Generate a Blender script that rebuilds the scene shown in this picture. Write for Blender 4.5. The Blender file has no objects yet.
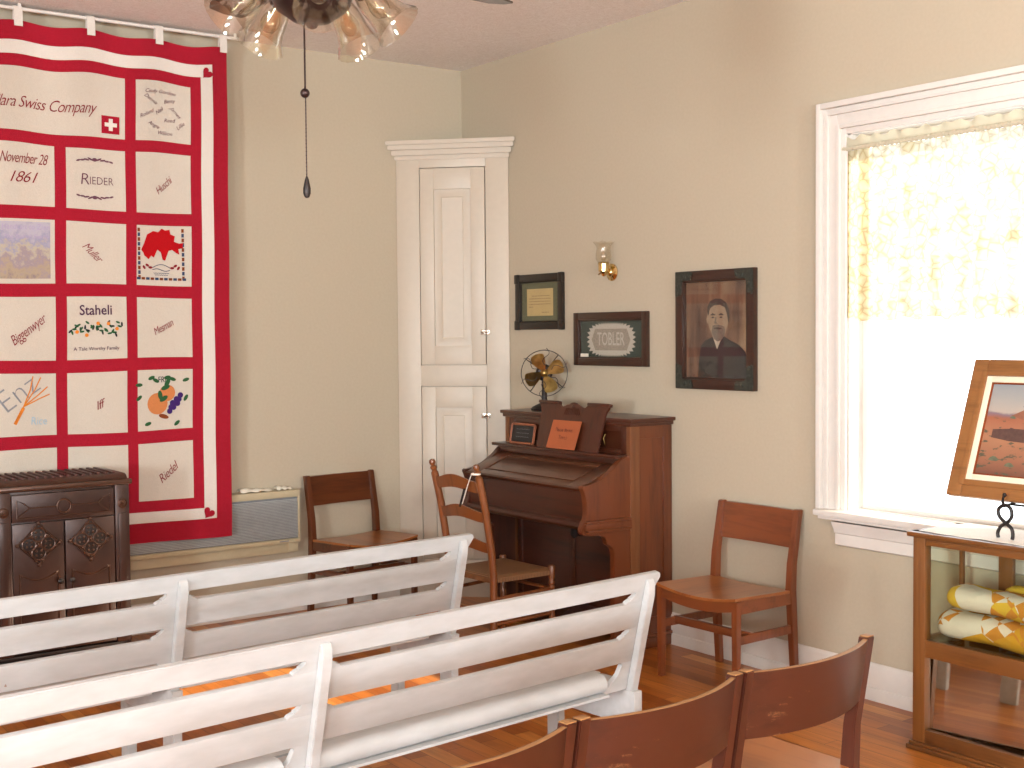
import bpy, bmesh, math, random
from mathutils import Vector, Matrix, Euler
random.seed(7)
PI = math.pi
D = bpy.data
COL = bpy.context.scene.collection
R = math.radians

# ------------------------------------------------------------------ materials
def lin(c):
    c = c / 255.0
    return c / 12.92 if c <= 0.04045 else ((c + 0.055) / 1.055) ** 2.4
def rgb(h):
    h = h.lstrip('#')
    return (lin(int(h[0:2], 16)), lin(int(h[2:4], 16)), lin(int(h[4:6], 16)), 1)

class NT:
    def __init__(s, name):
        s.m = D.materials.new(name); s.m.use_nodes = True
        s.t = s.m.node_tree; s.b = s.t.nodes['Principled BSDF']; s.out = s.t.nodes['Material Output']
    def n(s, typ, **kw):
        nd = s.t.nodes.new(typ)
        for k, v in kw.items():
            if k in nd.inputs: nd.inputs[k].default_value = v
            else: setattr(nd, k, v)
        return nd
    def l(s, a, b): s.t.links.new(a, b)
    def ramp(s, fac, stops):
        r = s.n('ShaderNodeValToRGB'); e = r.color_ramp.elements
        while len(e) < len(stops): e.new(0.5)
        for i, (p, c) in enumerate(stops):
            e[i].position = p; e[i].color = c if len(c) == 4 else (*c, 1)
        s.l(fac, r.inputs[0]); return r.outputs[0]
    def coords(s, scale=(1, 1, 1), rot=(0, 0, 0), src='Object'):
        tc = s.n('ShaderNodeTexCoord'); mp = s.n('ShaderNodeMapping')
        mp.inputs['Scale'].default_value = scale; mp.inputs['Rotation'].default_value = rot
        s.l(tc.outputs[src], mp.inputs[0]); return mp.outputs[0]
    def noise(s, vec, scale, detail=3, rough=0.5, dist=0.0):
        t = s.n('ShaderNodeTexNoise'); t.inputs['Scale'].default_value = scale
        t.inputs['Detail'].default_value = detail; t.inputs['Roughness'].default_value = rough
        t.inputs['Distortion'].default_value = dist
        s.l(vec, t.inputs['Vector']); return t.outputs['Fac']
    def mix(s, fac, a, b, blend='MIX'):
        m = s.n('ShaderNodeMix'); m.data_type = 'RGBA'; m.blend_type = blend
        for inp, v in ((m.inputs[0], fac), (m.inputs[6], a), (m.inputs[7], b)):
            if hasattr(v, 'links') or hasattr(v, 'is_output'): s.l(v, inp)
            else: inp.default_value = v
        return m.outputs[2]
    def bump(s, h, strength=0.2, dist=0.01):
        b = s.n('ShaderNodeBump'); b.inputs['Strength'].default_value = strength; b.inputs['Distance'].default_value = dist
        s.l(h, b.inputs['Height']); s.l(b.outputs[0], s.b.inputs['Normal'])

def plain(name, hexc, rough=0.5, metal=0.0, var=0.06, nscale=30, bump=0.0, spec=0.5, coat=0.0):
    t = NT(name); v = t.coords(); f = t.noise(v, nscale, 3)
    c = rgb(hexc)
    lo = tuple(max(0, x * (1 - var)) for x in c[:3]); hi = tuple(min(1, x * (1 + var)) for x in c[:3])
    t.l(t.ramp(f, [(0.3, lo), (0.7, hi)]), t.b.inputs['Base Color'])
    t.b.inputs['Roughness'].default_value = rough; t.b.inputs['Metallic'].default_value = metal
    t.b.inputs['Specular IOR Level'].default_value = spec; t.b.inputs['Coat Weight'].default_value = coat
    if bump: t.bump(f, bump, 0.004)
    return t.m

def wood(name, dark, light, axis='z', scale=14, rough=0.35, stretch=0.07, coat=0.15, wear=None):
    t = NT(name)
    sc = {'x': (stretch, 1, 1), 'y': (1, stretch, 1), 'z': (1, 1, stretch)}[axis]
    v = t.coords(sc)
    f = t.noise(v, scale, 5, 0.6, 0.6); g = t.noise(v, scale * 6, 3, 0.6)
    m = t.n('ShaderNodeMath', operation='MULTIPLY_ADD'); t.l(g, m.inputs[0]); m.inputs[1].default_value = 0.35; t.l(f, m.inputs[2])
    c = t.ramp(m.outputs[0], [(0.45, rgb(dark)), (0.68, rgb(light)), (0.9, rgb(light))])
    if wear:
        w = t.noise(t.coords({'x': (.25, 1, 1), 'y': (1, .25, 1), 'z': (1, 1, .25)}[axis]), 38, 6, 0.75)
        w2 = t.noise(t.coords(), 5, 2)
        mm = t.n('ShaderNodeMath', operation='MULTIPLY'); t.l(w, mm.inputs[0]); t.l(w2, mm.inputs[1])
        fw = t.ramp(mm.outputs[0], [(0.305, (0, 0, 0, 1)), (0.36, (.75, .75, .75, 1))])
        c = t.mix(fw, c, rgb(wear))
    t.l(c, t.b.inputs['Base Color'])
    t.b.inputs['Roughness'].default_value = rough; t.b.inputs['Coat Weight'].default_value = coat; t.b.inputs['Coat Roughness'].default_value = 0.25
    t.bump(g, 0.06, 0.003)
    return t.m

M = {}
M['wall'] = plain('wall_paint', '#B5A893', 0.75, var=0.02, nscale=60, bump=0.08, spec=0.2)
def ceiling_mat():
    t = NT('ceiling_texture'); v = t.coords(); a = t.noise(v, 45, 6, 0.7, 1.5); b = t.noise(v, 14, 3)
    t.l(t.ramp(a, [(0.35, rgb('#E4DBD4')), (0.65, rgb('#F6F0EC'))]), t.b.inputs['Base Color'])
    t.b.inputs['Roughness'].default_value = 0.9; t.b.inputs['Specular IOR Level'].default_value = 0.1
    t.bump(a, 0.4, 0.02); return t.m
M['ceiling'] = ceiling_mat()
def floor_mat():
    t = NT('floor_boards'); v = t.coords()
    br = t.n('ShaderNodeTexBrick'); t.l(v, br.inputs['Vector'])
    br.offset = 0.37; br.offset_frequency = 2; br.squash = 1
    br.inputs['Scale'].default_value = 1; br.inputs['Brick Width'].default_value = 1.35; br.inputs['Row Height'].default_value = 0.083
    br.inputs['Mortar Size'].default_value = 0.0012; br.inputs['Mortar Smooth'].default_value = 0.2
    br.inputs['Color1'].default_value = (0, 0, 0, 1); br.inputs['Color2'].default_value = (1, 1, 1, 1); br.inputs['Mortar'].default_value = (0.3, 0.3, 0.3, 1)
    base = t.ramp(br.outputs['Color'], [(0.0, rgb('#8E4A1A')), (0.35, rgb('#BE7430')), (0.7, rgb('#A2581F')), (1.0, rgb('#CE8A44'))])
    g = t.noise(t.coords((0.09, 1, 1)), 26, 6, 0.65, 0.8)
    gr = t.ramp(g, [(0.3, rgb('#6E3A18')), (0.6, (1, 1, 1, 1))])
    c = t.mix(0.4, base, gr, 'MULTIPLY')
    c = t.mix(br.outputs['Fac'], c, rgb('#3A1D0C'))
    t.l(c, t.b.inputs['Base Color'])
    t.b.inputs['Roughness'].default_value = 0.34; t.b.inputs['Specular IOR Level'].default_value = 0.35; t.b.inputs['Coat Weight'].default_value = 0.05; t.b.inputs['Coat Roughness'].default_value = 0.18
    t.bump(g, 0.04, 0.003)
    return t.m
M['floor'] = floor_mat()
M['cup'] = plain('cupboard_paint', '#BBAD9B', 0.42, var=0.02, nscale=25, bump=0.04)
M['white'] = plain('white_trim_paint', '#D8D1C9', 0.4, var=0.02, nscale=25, bump=0.04)
def bench_mat():
    t = NT('white_bench_paint'); v = t.coords((1, .3, 1)); f = t.noise(v, 30, 4)
    c = t.ramp(f, [(0.3, rgb('#B3B2B0')), (0.7, rgb('#BFBEBD'))])
    ch = t.noise(t.coords(), 22, 5, 0.7)
    fc = t.ramp(ch, [(0.735, (0, 0, 0, 1)), (0.76, (1, 1, 1, 1))])
    t.l(t.mix(fc, c, rgb('#8A5A38')), t.b.inputs['Base Color'])
    t.b.inputs['Roughness'].default_value = 0.42; t.bump(f, 0.08, 0.003); return t.m
M['bench'] = bench_mat()
M['chair'] = wood('chair_wood', '#582B17', '#783E20', 'x', 10, 0.32, 0.08, 0.3)
M['chair_v'] = wood('chair_wood_upright', '#582B17', '#783E20', 'z', 10, 0.32, 0.08, 0.3)
M['chair_seat'] = wood('chair_seat_wood', '#7A4222', '#9C5E30', 'y', 9, 0.28, 0.1, 0.35)
M['dkchair'] = wood('dark_chair_wood', '#43200F', '#5E3017', 'x', 10, 0.32, 0.08, 0.3)
M['dkchair_v'] = wood('dark_chair_upright', '#43200F', '#5E3017', 'z', 10, 0.32, 0.08, 0.3)
M['worn'] = wood('worn_chair_wood', '#2C130C', '#421E12', 'x', 9, 0.36, 0.07, 0.25, wear='#8A5E3C')
M['worn_v'] = wood('worn_chair_upright', '#30150D', '#482115', 'z', 9, 0.36, 0.08, 0.25)
M['worn_edge'] = wood('worn_bare_edge', '#6E4526', '#94693E', 'x', 16, 0.5, 0.1, 0.0)
M['organ'] = wood('organ_dark_oak', '#2B1309', '#452011', 'x', 12, 0.33, 0.07, 0.3)
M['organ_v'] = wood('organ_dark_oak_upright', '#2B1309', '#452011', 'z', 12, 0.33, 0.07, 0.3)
M['organ_lid'] = wood('organ_lid_oak', '#371D11', '#553220', 'x', 12, 0.33, 0.07, 0.25)
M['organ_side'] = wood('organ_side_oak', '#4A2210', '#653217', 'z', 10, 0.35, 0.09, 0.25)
M['organ_light'] = wood('organ_light_oak', '#57301A', '#6E4022', 'z', 12, 0.36, 0.07, 0.2)
M['organ_black'] = plain('organ_dark_brown', '#1E100A', 0.8, var=0.1)  # plain dark tone of the knee lever
M['ladder'] = wood('ladderback_maple', '#5A2E16', '#7A4522', 'z', 12, 0.35, 0.08, 0.3)
def rush_mat():
    t = NT('woven_rush'); v = t.coords()
    w = t.n('ShaderNodeTexWave'); w.bands_direction = 'Y'; w.inputs['Scale'].default_value = 32; w.inputs['Distortion'].default_value = 1.2
    t.l(v, w.inputs['Vector'])
    t.l(t.ramp(w.outputs['Fac'], [(0.1, rgb('#5E3C20')), (0.8, rgb('#8F6540'))]), t.b.inputs['Base Color'])
    t.b.inputs['Roughness'].default_value = 0.6; t.bump(w.outputs['Fac'], 0.3, 0.004); return t.m
M['rush'] = rush_mat()
def cloth_mat(name, a, b, scale=420, rough=0.9):
    t = NT(name); v = t.coords(); n1 = t.noise(v, 18, 4, 0.6); n2 = t.noise(v, scale, 2)
    c = t.ramp(n2, [(0.4, rgb(a)), (0.6, rgb(b))]); t.l(c, t.b.inputs['Base Color'])
    t.b.inputs['Roughness'].default_value = rough; t.b.inputs['Specular IOR Level'].default_value = 0.15
    t.b.inputs['Sheen Weight'].default_value = 0.1
    t.bump(n1, 0.35, 0.012); return t.m
M['red'] = cloth_mat('red_calico', '#8E0F20', '#A31A2E')
M['cream'] = cloth_mat('cream_muslin', '#BFB3A4', '#CABFB1')
M['strip'] = cloth_mat('white_muslin_border', '#CFC5BA', '#D9D1C8')
def thread(name, h): return plain(name, h, 0.8, var=0.1, nscale=200, spec=0.1)
M['t_red'] = thread('red_thread', '#7E1F28'); M['t_mauve'] = thread('mauve_thread', '#6B4552'); M['t_plum'] = thread('plum_thread', '#4B2C45')
M['t_grey'] = thread('grey_thread', '#85858A'); M['t_blue'] = thread('pale_blue_thread', '#93B4C8'); M['t_green'] = thread('green_thread', '#2F5634')
M['t_orange'] = thread('orange_thread', '#D07A2E'); M['t_peach'] = thread('peach_cloth', '#C07848'); M['t_purple'] = thread('purple_cloth', '#3E2560')
M['t_scarlet'] = thread('scarlet_cloth', '#A80F16'); M['t_navy'] = thread('navy_thread', '#39445F'); M['t_brown'] = thread('brown_thread', '#7A3C20')
M['t_lav'] = thread('lavender_print', '#A797B5'); M['t_white'] = thread('white_thread', '#F0E8DC'); M['t_black'] = thread('dark_thread', '#2B2A30')
def print_mat():
    t = NT('faded_photo_print'); v = t.coords(); a = t.noise(v, 14, 6, 0.7); 
    sep = t.n('ShaderNodeSeparateXYZ'); t.l(v, sep.inputs[0])
    m = t.n('ShaderNodeMath', operation='MULTIPLY_ADD'); t.l(a, m.inputs[0]); m.inputs[1].default_value = 0.5; t.l(sep.outputs[2], m.inputs[2])
    c = t.ramp(t_map(t, m.outputs[0], 1.95 + .2, 2.2 + .33), [(0.0, rgb('#857478')), (0.2, rgb('#A8957C')), (0.38, rgb('#94848C')), (0.52, rgb('#B3A690')), (0.66, rgb('#9390A6')), (0.85, rgb('#AFA6B0')), (1.0, rgb('#A9A2B4'))])
    t.l(c, t.b.inputs['Base Color']); t.b.inputs['Roughness'].default_value = 0.9; return t.m
def t_map(t, sock, a, b):
    m = t.n('ShaderNodeMapRange'); m.inputs['From Min'].default_value = a; m.inputs['From Max'].default_value = b
    t.l(sock, m.inputs['Value']); return m.outputs[0]
M['print'] = print_mat()
M['stove'] = plain('brown_enamel', '#38211A', 0.32, 0.25, var=0.12, nscale=14, spec=0.5)
M['stove_edge'] = plain('brown_enamel_relief', '#4A2F22', 0.28, 0.4, var=0.15, nscale=40)
M['stove_dark'] = plain('stove_dark_iron', '#1E1310', 0.45, 0.3, var=0.2)
M['stove_red'] = plain('stove_red_slats', '#53302A', 0.4, 0.3, var=0.2, nscale=30)
M['heater'] = plain('heater_cream_enamel', '#BDAF90', 0.45, var=0.03)
M['grille'] = plain('heater_grey_grille', '#B4B6B4', 0.4, 0.2, var=0.05)
M['grille_dark'] = plain('heater_grille_gap', '#7C8084', 0.6, 0.1, var=0.1)
M['paper'] = plain('white_paper', '#E4DCCB', 0.7, var=0.04)
M['brass'] = plain('polished_brass', '#DCC28A', 0.14, 1.0, var=0.05)
M['old_brass'] = plain('aged_brass', '#A88C54', 0.3, 1.0, var=0.35, nscale=26)
M['chrome'] = plain('nickel_latch', '#CFCBC0', 0.2, 1.0, var=0.05)
M['iron'] = plain('black_iron', '#2A2422', 0.45, 0.6, var=0.15)
M['bronze'] = plain('dark_bronze', '#3A2A28', 0.35, 0.7, var=0.15)
M['dkframe'] = wood('black_walnut_frame', '#120D0A', '#1E1610', 'x', 20, 0.35, 0.1, 0.15)
M['brframe'] = wood('brown_walnut_frame', '#22130D', '#341D13', 'x', 20, 0.3, 0.1, 0.3)
M['verdigris'] = plain('verdigris_corner', '#3A3C35', 0.5, 0.4, var=0.3, nscale=60)
M['olive'] = plain('olive_mat_board', '#545439', 0.85, var=0.04)
M['greenmat'] = plain('green_felt', '#2A362E', 0.9, var=0.08, nscale=200)
M['sheet'] = plain('aged_paper', '#B59D68', 0.8, var=0.05)
M['ink'] = plain('faded_ink', '#7D6545', 0.8)
M['lace'] = plain('lace_thread', '#8E8374', 0.9, var=0.25, nscale=260)
M['lace_pale'] = plain('lace_thread_pale', '#B0A798', 0.9, var=0.1, nscale=260)
M['orange_paper'] = plain('orange_card', '#A2542E', 0.7, var=0.03)
M['pencil'] = plain('dark_marker', '#5A2E28', 0.8)
M['slate'] = plain('slate', '#23211F', 0.5, var=0.1)
M['redwood'] = plain('reddish_slate_frame', '#8C5238', 0.35, var=0.15)
M['oak_case'] = wood('showcase_oak', '#583316', '#754822', 'z', 12, 0.35, 0.07, 0.25)
M['oak_case_x'] = wood('showcase_oak_rail', '#583316', '#754822', 'x', 12, 0.35, 0.07, 0.25)
M['gold_oak'] = wood('painting_frame_oak', '#6E4520', '#8C5C30', 'x', 14, 0.4, 0.08, 0.15)
M['linen'] = plain('linen_liner', '#E4D9BE', 0.8, var=0.04)

def glass_mat(name, tint='#FFFFFF', refl=1.0, tex=0.0, dens=0.0):
    """thin clear sheet: see-through with a Schlick mirror reflection"""
    t = NT(name); tr = t.n('ShaderNodeBsdfTransparent'); gl = t.n('ShaderNodeBsdfGlossy'); mx = t.n('ShaderNodeMixShader')
    tr.inputs['Color'].default_value = rgb(tint); gl.inputs['Roughness'].default_value = 0.03
    lw = t.n('ShaderNodeLayerWeight'); lw.inputs['Blend'].default_value = 0.5
    p = t.n('ShaderNodeMath', operation='POWER'); t.l(lw.outputs['Facing'], p.inputs[0]); p.inputs[1].default_value = 4.0
    m = t.n('ShaderNodeMath', operation='MULTIPLY_ADD'); m.use_clamp = True
    t.l(p.outputs[0], m.inputs[0]); m.inputs[1].default_value = 0.9 * refl; m.inputs[2].default_value = 0.04 * refl + dens
    t.l(m.outputs[0], mx.inputs[0]); t.l(tr.outputs[0], mx.inputs[1]); t.l(gl.outputs[0], mx.inputs[2]); t.l(mx.outputs[0], t.out.inputs[0])
    if tex:
        b = t.n('ShaderNodeBump'); b.inputs['Strength'].default_value = tex
        t.l(t.noise(t.coords(), 60, 3), b.inputs['Height']); t.l(b.outputs[0], gl.inputs['Normal'])
    return t.m
M['glass'] = glass_mat('clear_glass')
M['case_glass'] = glass_mat('showcase_glass', '#F8FAF4', 0.6)
M['picture_glass'] = glass_mat('picture_glass', '#FFFFFF', 0.7)
M['shade'] = glass_mat('ribbed_shade_glass', '#FCFAF4', 1.2, 0.35, 0.05)
M['mirror'] = plain('added_mirror_face', '#DDD2C2', 0.03, 1.0, var=0.01)  # face of the mirror added inside the showcase
M['bulb'] = glass_mat('clear_bulb', '#F4F0E8', 1.5, 0.3, 0.10)

def lace_curtain():
    t = NT('lace_curtain'); v = t.coords((1, 1, 1))
    tl = t.n('ShaderNodeBsdfTranslucent'); df = t.n('ShaderNodeBsdfDiffuse'); tp = t.n('ShaderNodeBsdfTransparent')
    vo = t.n('ShaderNodeTexVoronoi'); vo.feature = 'DISTANCE_TO_EDGE'; vo.inputs['Scale'].default_value = 26; 
    n1 = t.noise(v, 9, 4, 0.6, 0.8); t.l(v, vo.inputs['Vector'])
    c = t.ramp(vo.outputs['Distance'], [(0.0, rgb('#A08C66')), (0.09, rgb('#B8AB88')), (0.5, rgb('#CBC1A6'))])
    t.l(c, tl.inputs['Color']); t.l(c, df.inputs['Color'])
    a = t.n('ShaderNodeMixShader'); a.inputs[0].default_value = 0.65; t.l(df.outputs[0], a.inputs[1]); t.l(tl.outputs[0], a.inputs[2])
    b = t.n('ShaderNodeMixShader')
    op = t.ramp(n1, [(0.40, (0.78, 0.78, 0.78, 1)), (0.62, (0.985, 0.985, 0.985, 1))])
    t.l(op, b.inputs[0]); t.l(tp.outputs[0], b.inputs[1]); t.l(a.outputs[0], b.inputs[2]); t.l(b.outputs[0], t.out.inputs[0])
    return t.m
M['curtain'] = lace_curtain()
def translucent(name, h, f=0.6):
    t = NT(name); tl = t.n('ShaderNodeBsdfTranslucent'); df = t.n('ShaderNodeBsdfDiffuse'); a = t.n('ShaderNodeMixShader')
    tl.inputs['Color'].default_value = rgb(h); df.inputs['Color'].default_value = rgb(h); a.inputs[0].default_value = f
    t.l(df.outputs[0], a.inputs[1]); t.l(tl.outputs[0], a.inputs[2]); t.l(a.outputs[0], t.out.inputs[0]); return t.m
M['header'] = translucent('curtain_header_cloth', '#CFC7AE', 0.42)
M['rodpocket'] = translucent('curtain_rod_pocket', '#CFC6AE', 0.25)

def patchwork(name, base='#D2AE3E', seed=0.0):
    t = NT(name); v = t.coords((1, 1, 1), (0, 0, 0))
    ck = t.n('ShaderNodeTexChecker'); ck.inputs['Scale'].default_value = 19
    v2 = t.coords((1, 1, 1), (R(20), R(45), R(30))); t.l(v2, ck.inputs['Vector'])
    vo = t.n('ShaderNodeTexVoronoi'); vo.inputs['Scale'].default_value = 7.5; vo.inputs['Randomness'].default_value = 0.75
    ad = t.n('ShaderNodeVectorMath', operation='ADD'); ad.inputs[1].default_value = (seed, seed * .7, seed * .3); t.l(v, ad.inputs[0]); t.l(ad.outputs[0], vo.inputs['Vector'])
    sep = t.n('ShaderNodeSeparateColor'); t.l(vo.outputs['Color'], sep.inputs[0])
    r1 = t.n('ShaderNodeValToRGB'); r1.color_ramp.interpolation = 'CONSTANT'; t.l(sep.outputs[0], r1.inputs[0])
    e = r1.color_ramp.elements; e[0].color = rgb('#D8D0C2'); e[1].position = 0.42; e[1].color = rgb(base)
    r2 = t.n('ShaderNodeValToRGB'); r2.color_ramp.interpolation = 'CONSTANT'; t.l(sep.outputs[1], r2.inputs[0])
    e = r2.color_ramp.elements; e[0].color = (0, 0, 0, 1); e[1].position = 0.6; e[1].color = (1, 1, 1, 1)
    dm = t.n('ShaderNodeMath', operation='MULTIPLY'); t.l(r2.outputs[0], dm.inputs[0]); t.l(ck.outputs['Fac'], dm.inputs[1])
    c = t.mix(dm.outputs[0], r1.outputs[0], rgb('#C58638'))
    t.l(c, t.b.inputs['Base Color']); t.b.inputs['Roughness'].default_value = 0.9; t.b.inputs['Specular IOR Level'].default_value = 0.1
    t.bump(t.noise(v, 30, 4), 0.4, 0.01); return t.m
M['patch1'] = patchwork('yellow_patchwork', '#D2AE3E', 0.0); M['patch2'] = patchwork('orange_patchwork', '#CC9A32', 3.1)

# ------------------------------------------------------------------ mesh builder
class MB:
    def __init__(s): s.bm = bmesh.new(); s.M = Matrix.Identity(4)
    def _merge(s, b, smooth=False):
        b.transform(s.M)
        if smooth:
            for f in b.faces: f.smooth = True
        me = D.meshes.new('tmp'); b.to_mesh(me); b.free(); s.bm.from_mesh(me); D.meshes.remove(me); return s
    def box(s, x0, x1, y0, y1, z0, z1, bev=0.003, m=None):
        b = bmesh.new(); bmesh.ops.create_cube(b, size=1)
        bmesh.ops.scale(b, vec=(abs(x1 - x0), abs(y1 - y0), abs(z1 - z0)), verts=b.verts)
        bmesh.ops.translate(b, vec=((x0 + x1) / 2, (y0 + y1) / 2, (z0 + z1) / 2), verts=b.verts)
        bev = min(bev, 0.45 * min(abs(x1 - x0), abs(y1 - y0), abs(z1 - z0)))
        if bev > 0: bmesh.ops.bevel(b, geom=list(b.edges), offset=bev, segments=2, affect='EDGES', profile=0.6)
        if m is not None: b.transform(m)
        return s._merge(b)
    def bar(s, p, q, w, d, bev=0.003, up=(0, 0, 1), w2=None, d2=None):
        """rectangular bar from p to q; w across, d along the 'up x dir' side"""
        p, q = Vector(p), Vector(q); z = (q - p); L = z.length; z.normalize()
        u = Vector(up)
        if abs(u.dot(z)) > 0.98: u = Vector((1, 0, 0))
        y = (u - z * u.dot(z)).normalized(); x = y.cross(z)
        b = bmesh.new(); w2 = w if w2 is None else w2; d2 = d if d2 is None else d2
        vs = []
        for t, ww, dd in ((0, w, d), (L, w2, d2)):
            for a, c in ((-1, -1), (1, -1), (1, 1), (-1, 1)):
                vs.append(b.verts.new(p + z * t + x * (a * ww / 2) + y * (c * dd / 2)))
        for f in ((3, 2, 1, 0), (4, 5, 6, 7), (0, 1, 5, 4), (1, 2, 6, 5), (2, 3, 7, 6), (3, 0, 4, 7)): b.faces.new([vs[i] for i in f])
        if bev: bmesh.ops.bevel(b, geom=list(b.edges), offset=min(bev, .4 * min(w, d, w2, d2)), segments=2, affect='EDGES')
        return s._merge(b)
    def prism(s, poly, axis, a0, a1, bev=0.0):
        """poly: 2D points; axis 'x': (y,z); 'y': (x,z); 'z': (x,y)"""
        b = bmesh.new()
        def P(p, a): return {'x': (a, p[0], p[1]), 'y': (p[0], a, p[1]), 'z': (p[0], p[1], a)}[axis]
        A = [b.verts.new(P(p, a0)) for p in poly]; B = [b.verts.new(P(p, a1)) for p in poly]
        n = len(poly); b.faces.new(A); b.faces.new(B)
        for i in range(n): b.faces.new((A[i], A[(i + 1) % n], B[(i + 1) % n], B[i]))
        bmesh.ops.recalc_face_normals(b, faces=b.faces)
        if bev: bmesh.ops.bevel(b, geom=list(b.edges), offset=bev, segments=2, affect='EDGES')
        return s._merge(b)
    def lathe(s, prof, c=(0, 0, 0), d=(0, 0, 1), seg=24, ruffle=None):
        """prof [(r,h)] revolved about direction d through c"""
        d = Vector(d).normalized(); q = d.to_track_quat('Z', 'Y').to_matrix().to_4x4()
        m = Matrix.Translation(Vector(c)) @ q; b = bmesh.new(); rings = []
        for k, (r, h) in enumerate(prof):
            if r < 1e-6: rings.append([b.verts.new(m @ Vector((0, 0, h)))]); continue
            ring = []
            for i in range(seg):
                a = 2 * PI * i / seg; rr = r; hh = h
                if ruffle and k in ruffle: rr = r * (1 + ruffle[k][0] * math.cos(ruffle[k][1] * a)); hh = h + ruffle[k][2] * math.cos(ruffle[k][1] * a)
                ring.append(b.verts.new(m @ Vector((rr * math.cos(a), rr * math.sin(a), hh))))
            rings.append(ring)
        for A, B in zip(rings, rings[1:]):
            if len(A) == 1 and len(B) == 1: continue
            for i in range(seg):
                j = (i + 1) % seg
                if len(A) == 1: b.faces.new((A[0], B[i], B[j]))
                elif len(B) == 1: b.faces.new((A[i], A[j], B[0]))
                else: b.faces.new((A[i], A[j], B[j], B[i]))
        bmesh.ops.recalc_face_normals(b, faces=b.faces)
        return s._merge(b, True)
    def tube(s, pts, r, seg=8, closed=False, r2=None):
        pts = [Vector(p) for p in pts]; n = len(pts); b = bmesh.new(); rings = []
        prev = None
        for i in range(n):
            if closed: t = pts[(i + 1) % n] - pts[i - 1]
            else: t = pts[min(i + 1, n - 1)] - pts[max(i - 1, 0)]
            t.normalize()
            if prev is None:
                u = Vector((0, 0, 1)) if abs(t.z) < 0.9 else Vector((1, 0, 0))
            else: u = prev
            u = (u - t * u.dot(t)).normalized(); prev = u; w = t.cross(u)
            rr = r if r2 is None else r + (r2 - r) * i / max(1, n - 1)
            rings.append([b.verts.new(pts[i] + u * (rr * math.cos(2 * PI * k / seg)) + w * (rr * math.sin(2 * PI * k / seg))) for k in range(seg)])
        m = n if closed else n - 1
        for i in range(m):
            A, B = rings[i], rings[(i + 1) % n]
            for k in range(seg): b.faces.new((A[k], A[(k + 1) % seg], B[(k + 1) % seg], B[k]))
        if not closed: b.faces.new(rings[0][::-1]); b.faces.new(rings[-1])
        bmesh.ops.recalc_face_normals(b, faces=b.faces)
        return s._merge(b, True)
    def ball(s, c, r, sc=(1, 1, 1), seg=16):
        b = bmesh.new(); bmesh.ops.create_uvsphere(b, u_segments=seg, v_segments=seg // 2 + 2, radius=r)
        bmesh.ops.scale(b, vec=sc, verts=b.verts); bmesh.ops.translate(b, vec=c, verts=b.verts)
        return s._merge(b, True)
    def grid(s, fn, nu, nv, thick=0.0, smooth=True, tdir=None):
        """fn(u,v)->(x,y,z), u,v in 0..1; solid when thick given (offset along tdir or the normal)"""
        b = bmesh.new(); V = [[b.verts.new(fn(i / nu, j / nv)) for j in range(nv + 1)] for i in range(nu + 1)]
        for i in range(nu):
            for j in range(nv): b.faces.new((V[i][j], V[i + 1][j], V[i + 1][j + 1], V[i][j + 1]))
        if thick:
            if tdir is None:
                bmesh.ops.recalc_face_normals(b, faces=b.faces); bmesh.ops.solidify(b, geom=list(b.faces), thickness=thick)
            else:
                t = Vector(tdir) * thick
                W = [[b.verts.new(V[i][j].co + t) for j in range(nv + 1)] for i in range(nu + 1)]
                for i in range(nu):
                    for j in range(nv): b.faces.new((W[i][j], W[i][j + 1], W[i + 1][j + 1], W[i + 1][j]))
                for i in range(nu):
                    b.faces.new((V[i + 1][0], V[i][0], W[i][0], W[i + 1][0])); b.faces.new((V[i][nv], V[i + 1][nv], W[i + 1][nv], W[i][nv]))
                for j in range(nv):
                    b.faces.new((V[0][j], V[0][j + 1], W[0][j + 1], W[0][j])); b.faces.new((V[nu][j + 1], V[nu][j], W[nu][j], W[nu][j + 1]))
            bmesh.ops.recalc_face_normals(b, faces=b.faces)
        r = s._merge(b, smooth); return r
    def mesh(s, verts, faces, smooth=False):
        b = bmesh.new(); V = [b.verts.new(v) for v in verts]
        for f in faces:
            try: b.faces.new([V[i] for i in f])
            except ValueError: pass
        return s._merge(b, smooth)
    def build(s, name, mat, parent=None, loc=None):
        me = D.meshes.new(name); s.bm.to_mesh(me); s.bm.free()
        o = D.objects.new(name, me); COL.objects.link(o); me.materials.append(mat)
        if loc is not None: o.location = loc
        if parent is not None: o.parent = parent
        # edges sharper than 40 degrees stay sharp on smooth faces
        try: me.set_sharp_from_angle(angle=R(40))
        except Exception: pass
        return o

def thing(name, label, cat, loc=(0, 0, 0), rotz=0.0, group=None):
    o = D.objects.new(name, None); COL.objects.link(o); o.empty_display_size = 0.1
    o.location = loc; o.rotation_euler = (0, 0, rotz); o['label'] = label; o['category'] = cat
    if group: o['group'] = group
    return o
def tag(o, label, cat, group=None):
    o['label'] = label; o['category'] = cat
    if group: o['group'] = group
    return o
def struct(o): o['kind'] = 'structure'; return o
def kids(o): return [c for c in D.objects if c.parent == o]
def dup(root, loc, rotz, label):
    r = root.copy(); COL.objects.link(r); r.location = loc; r.rotation_euler = (0, 0, rotz); r['label'] = label
    for ch in kids(root):
        c = ch.copy(); COL.objects.link(c); c.parent = r
        for g in kids(ch):
            d = g.copy(); COL.objects.link(d); d.parent = c
    return r

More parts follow.
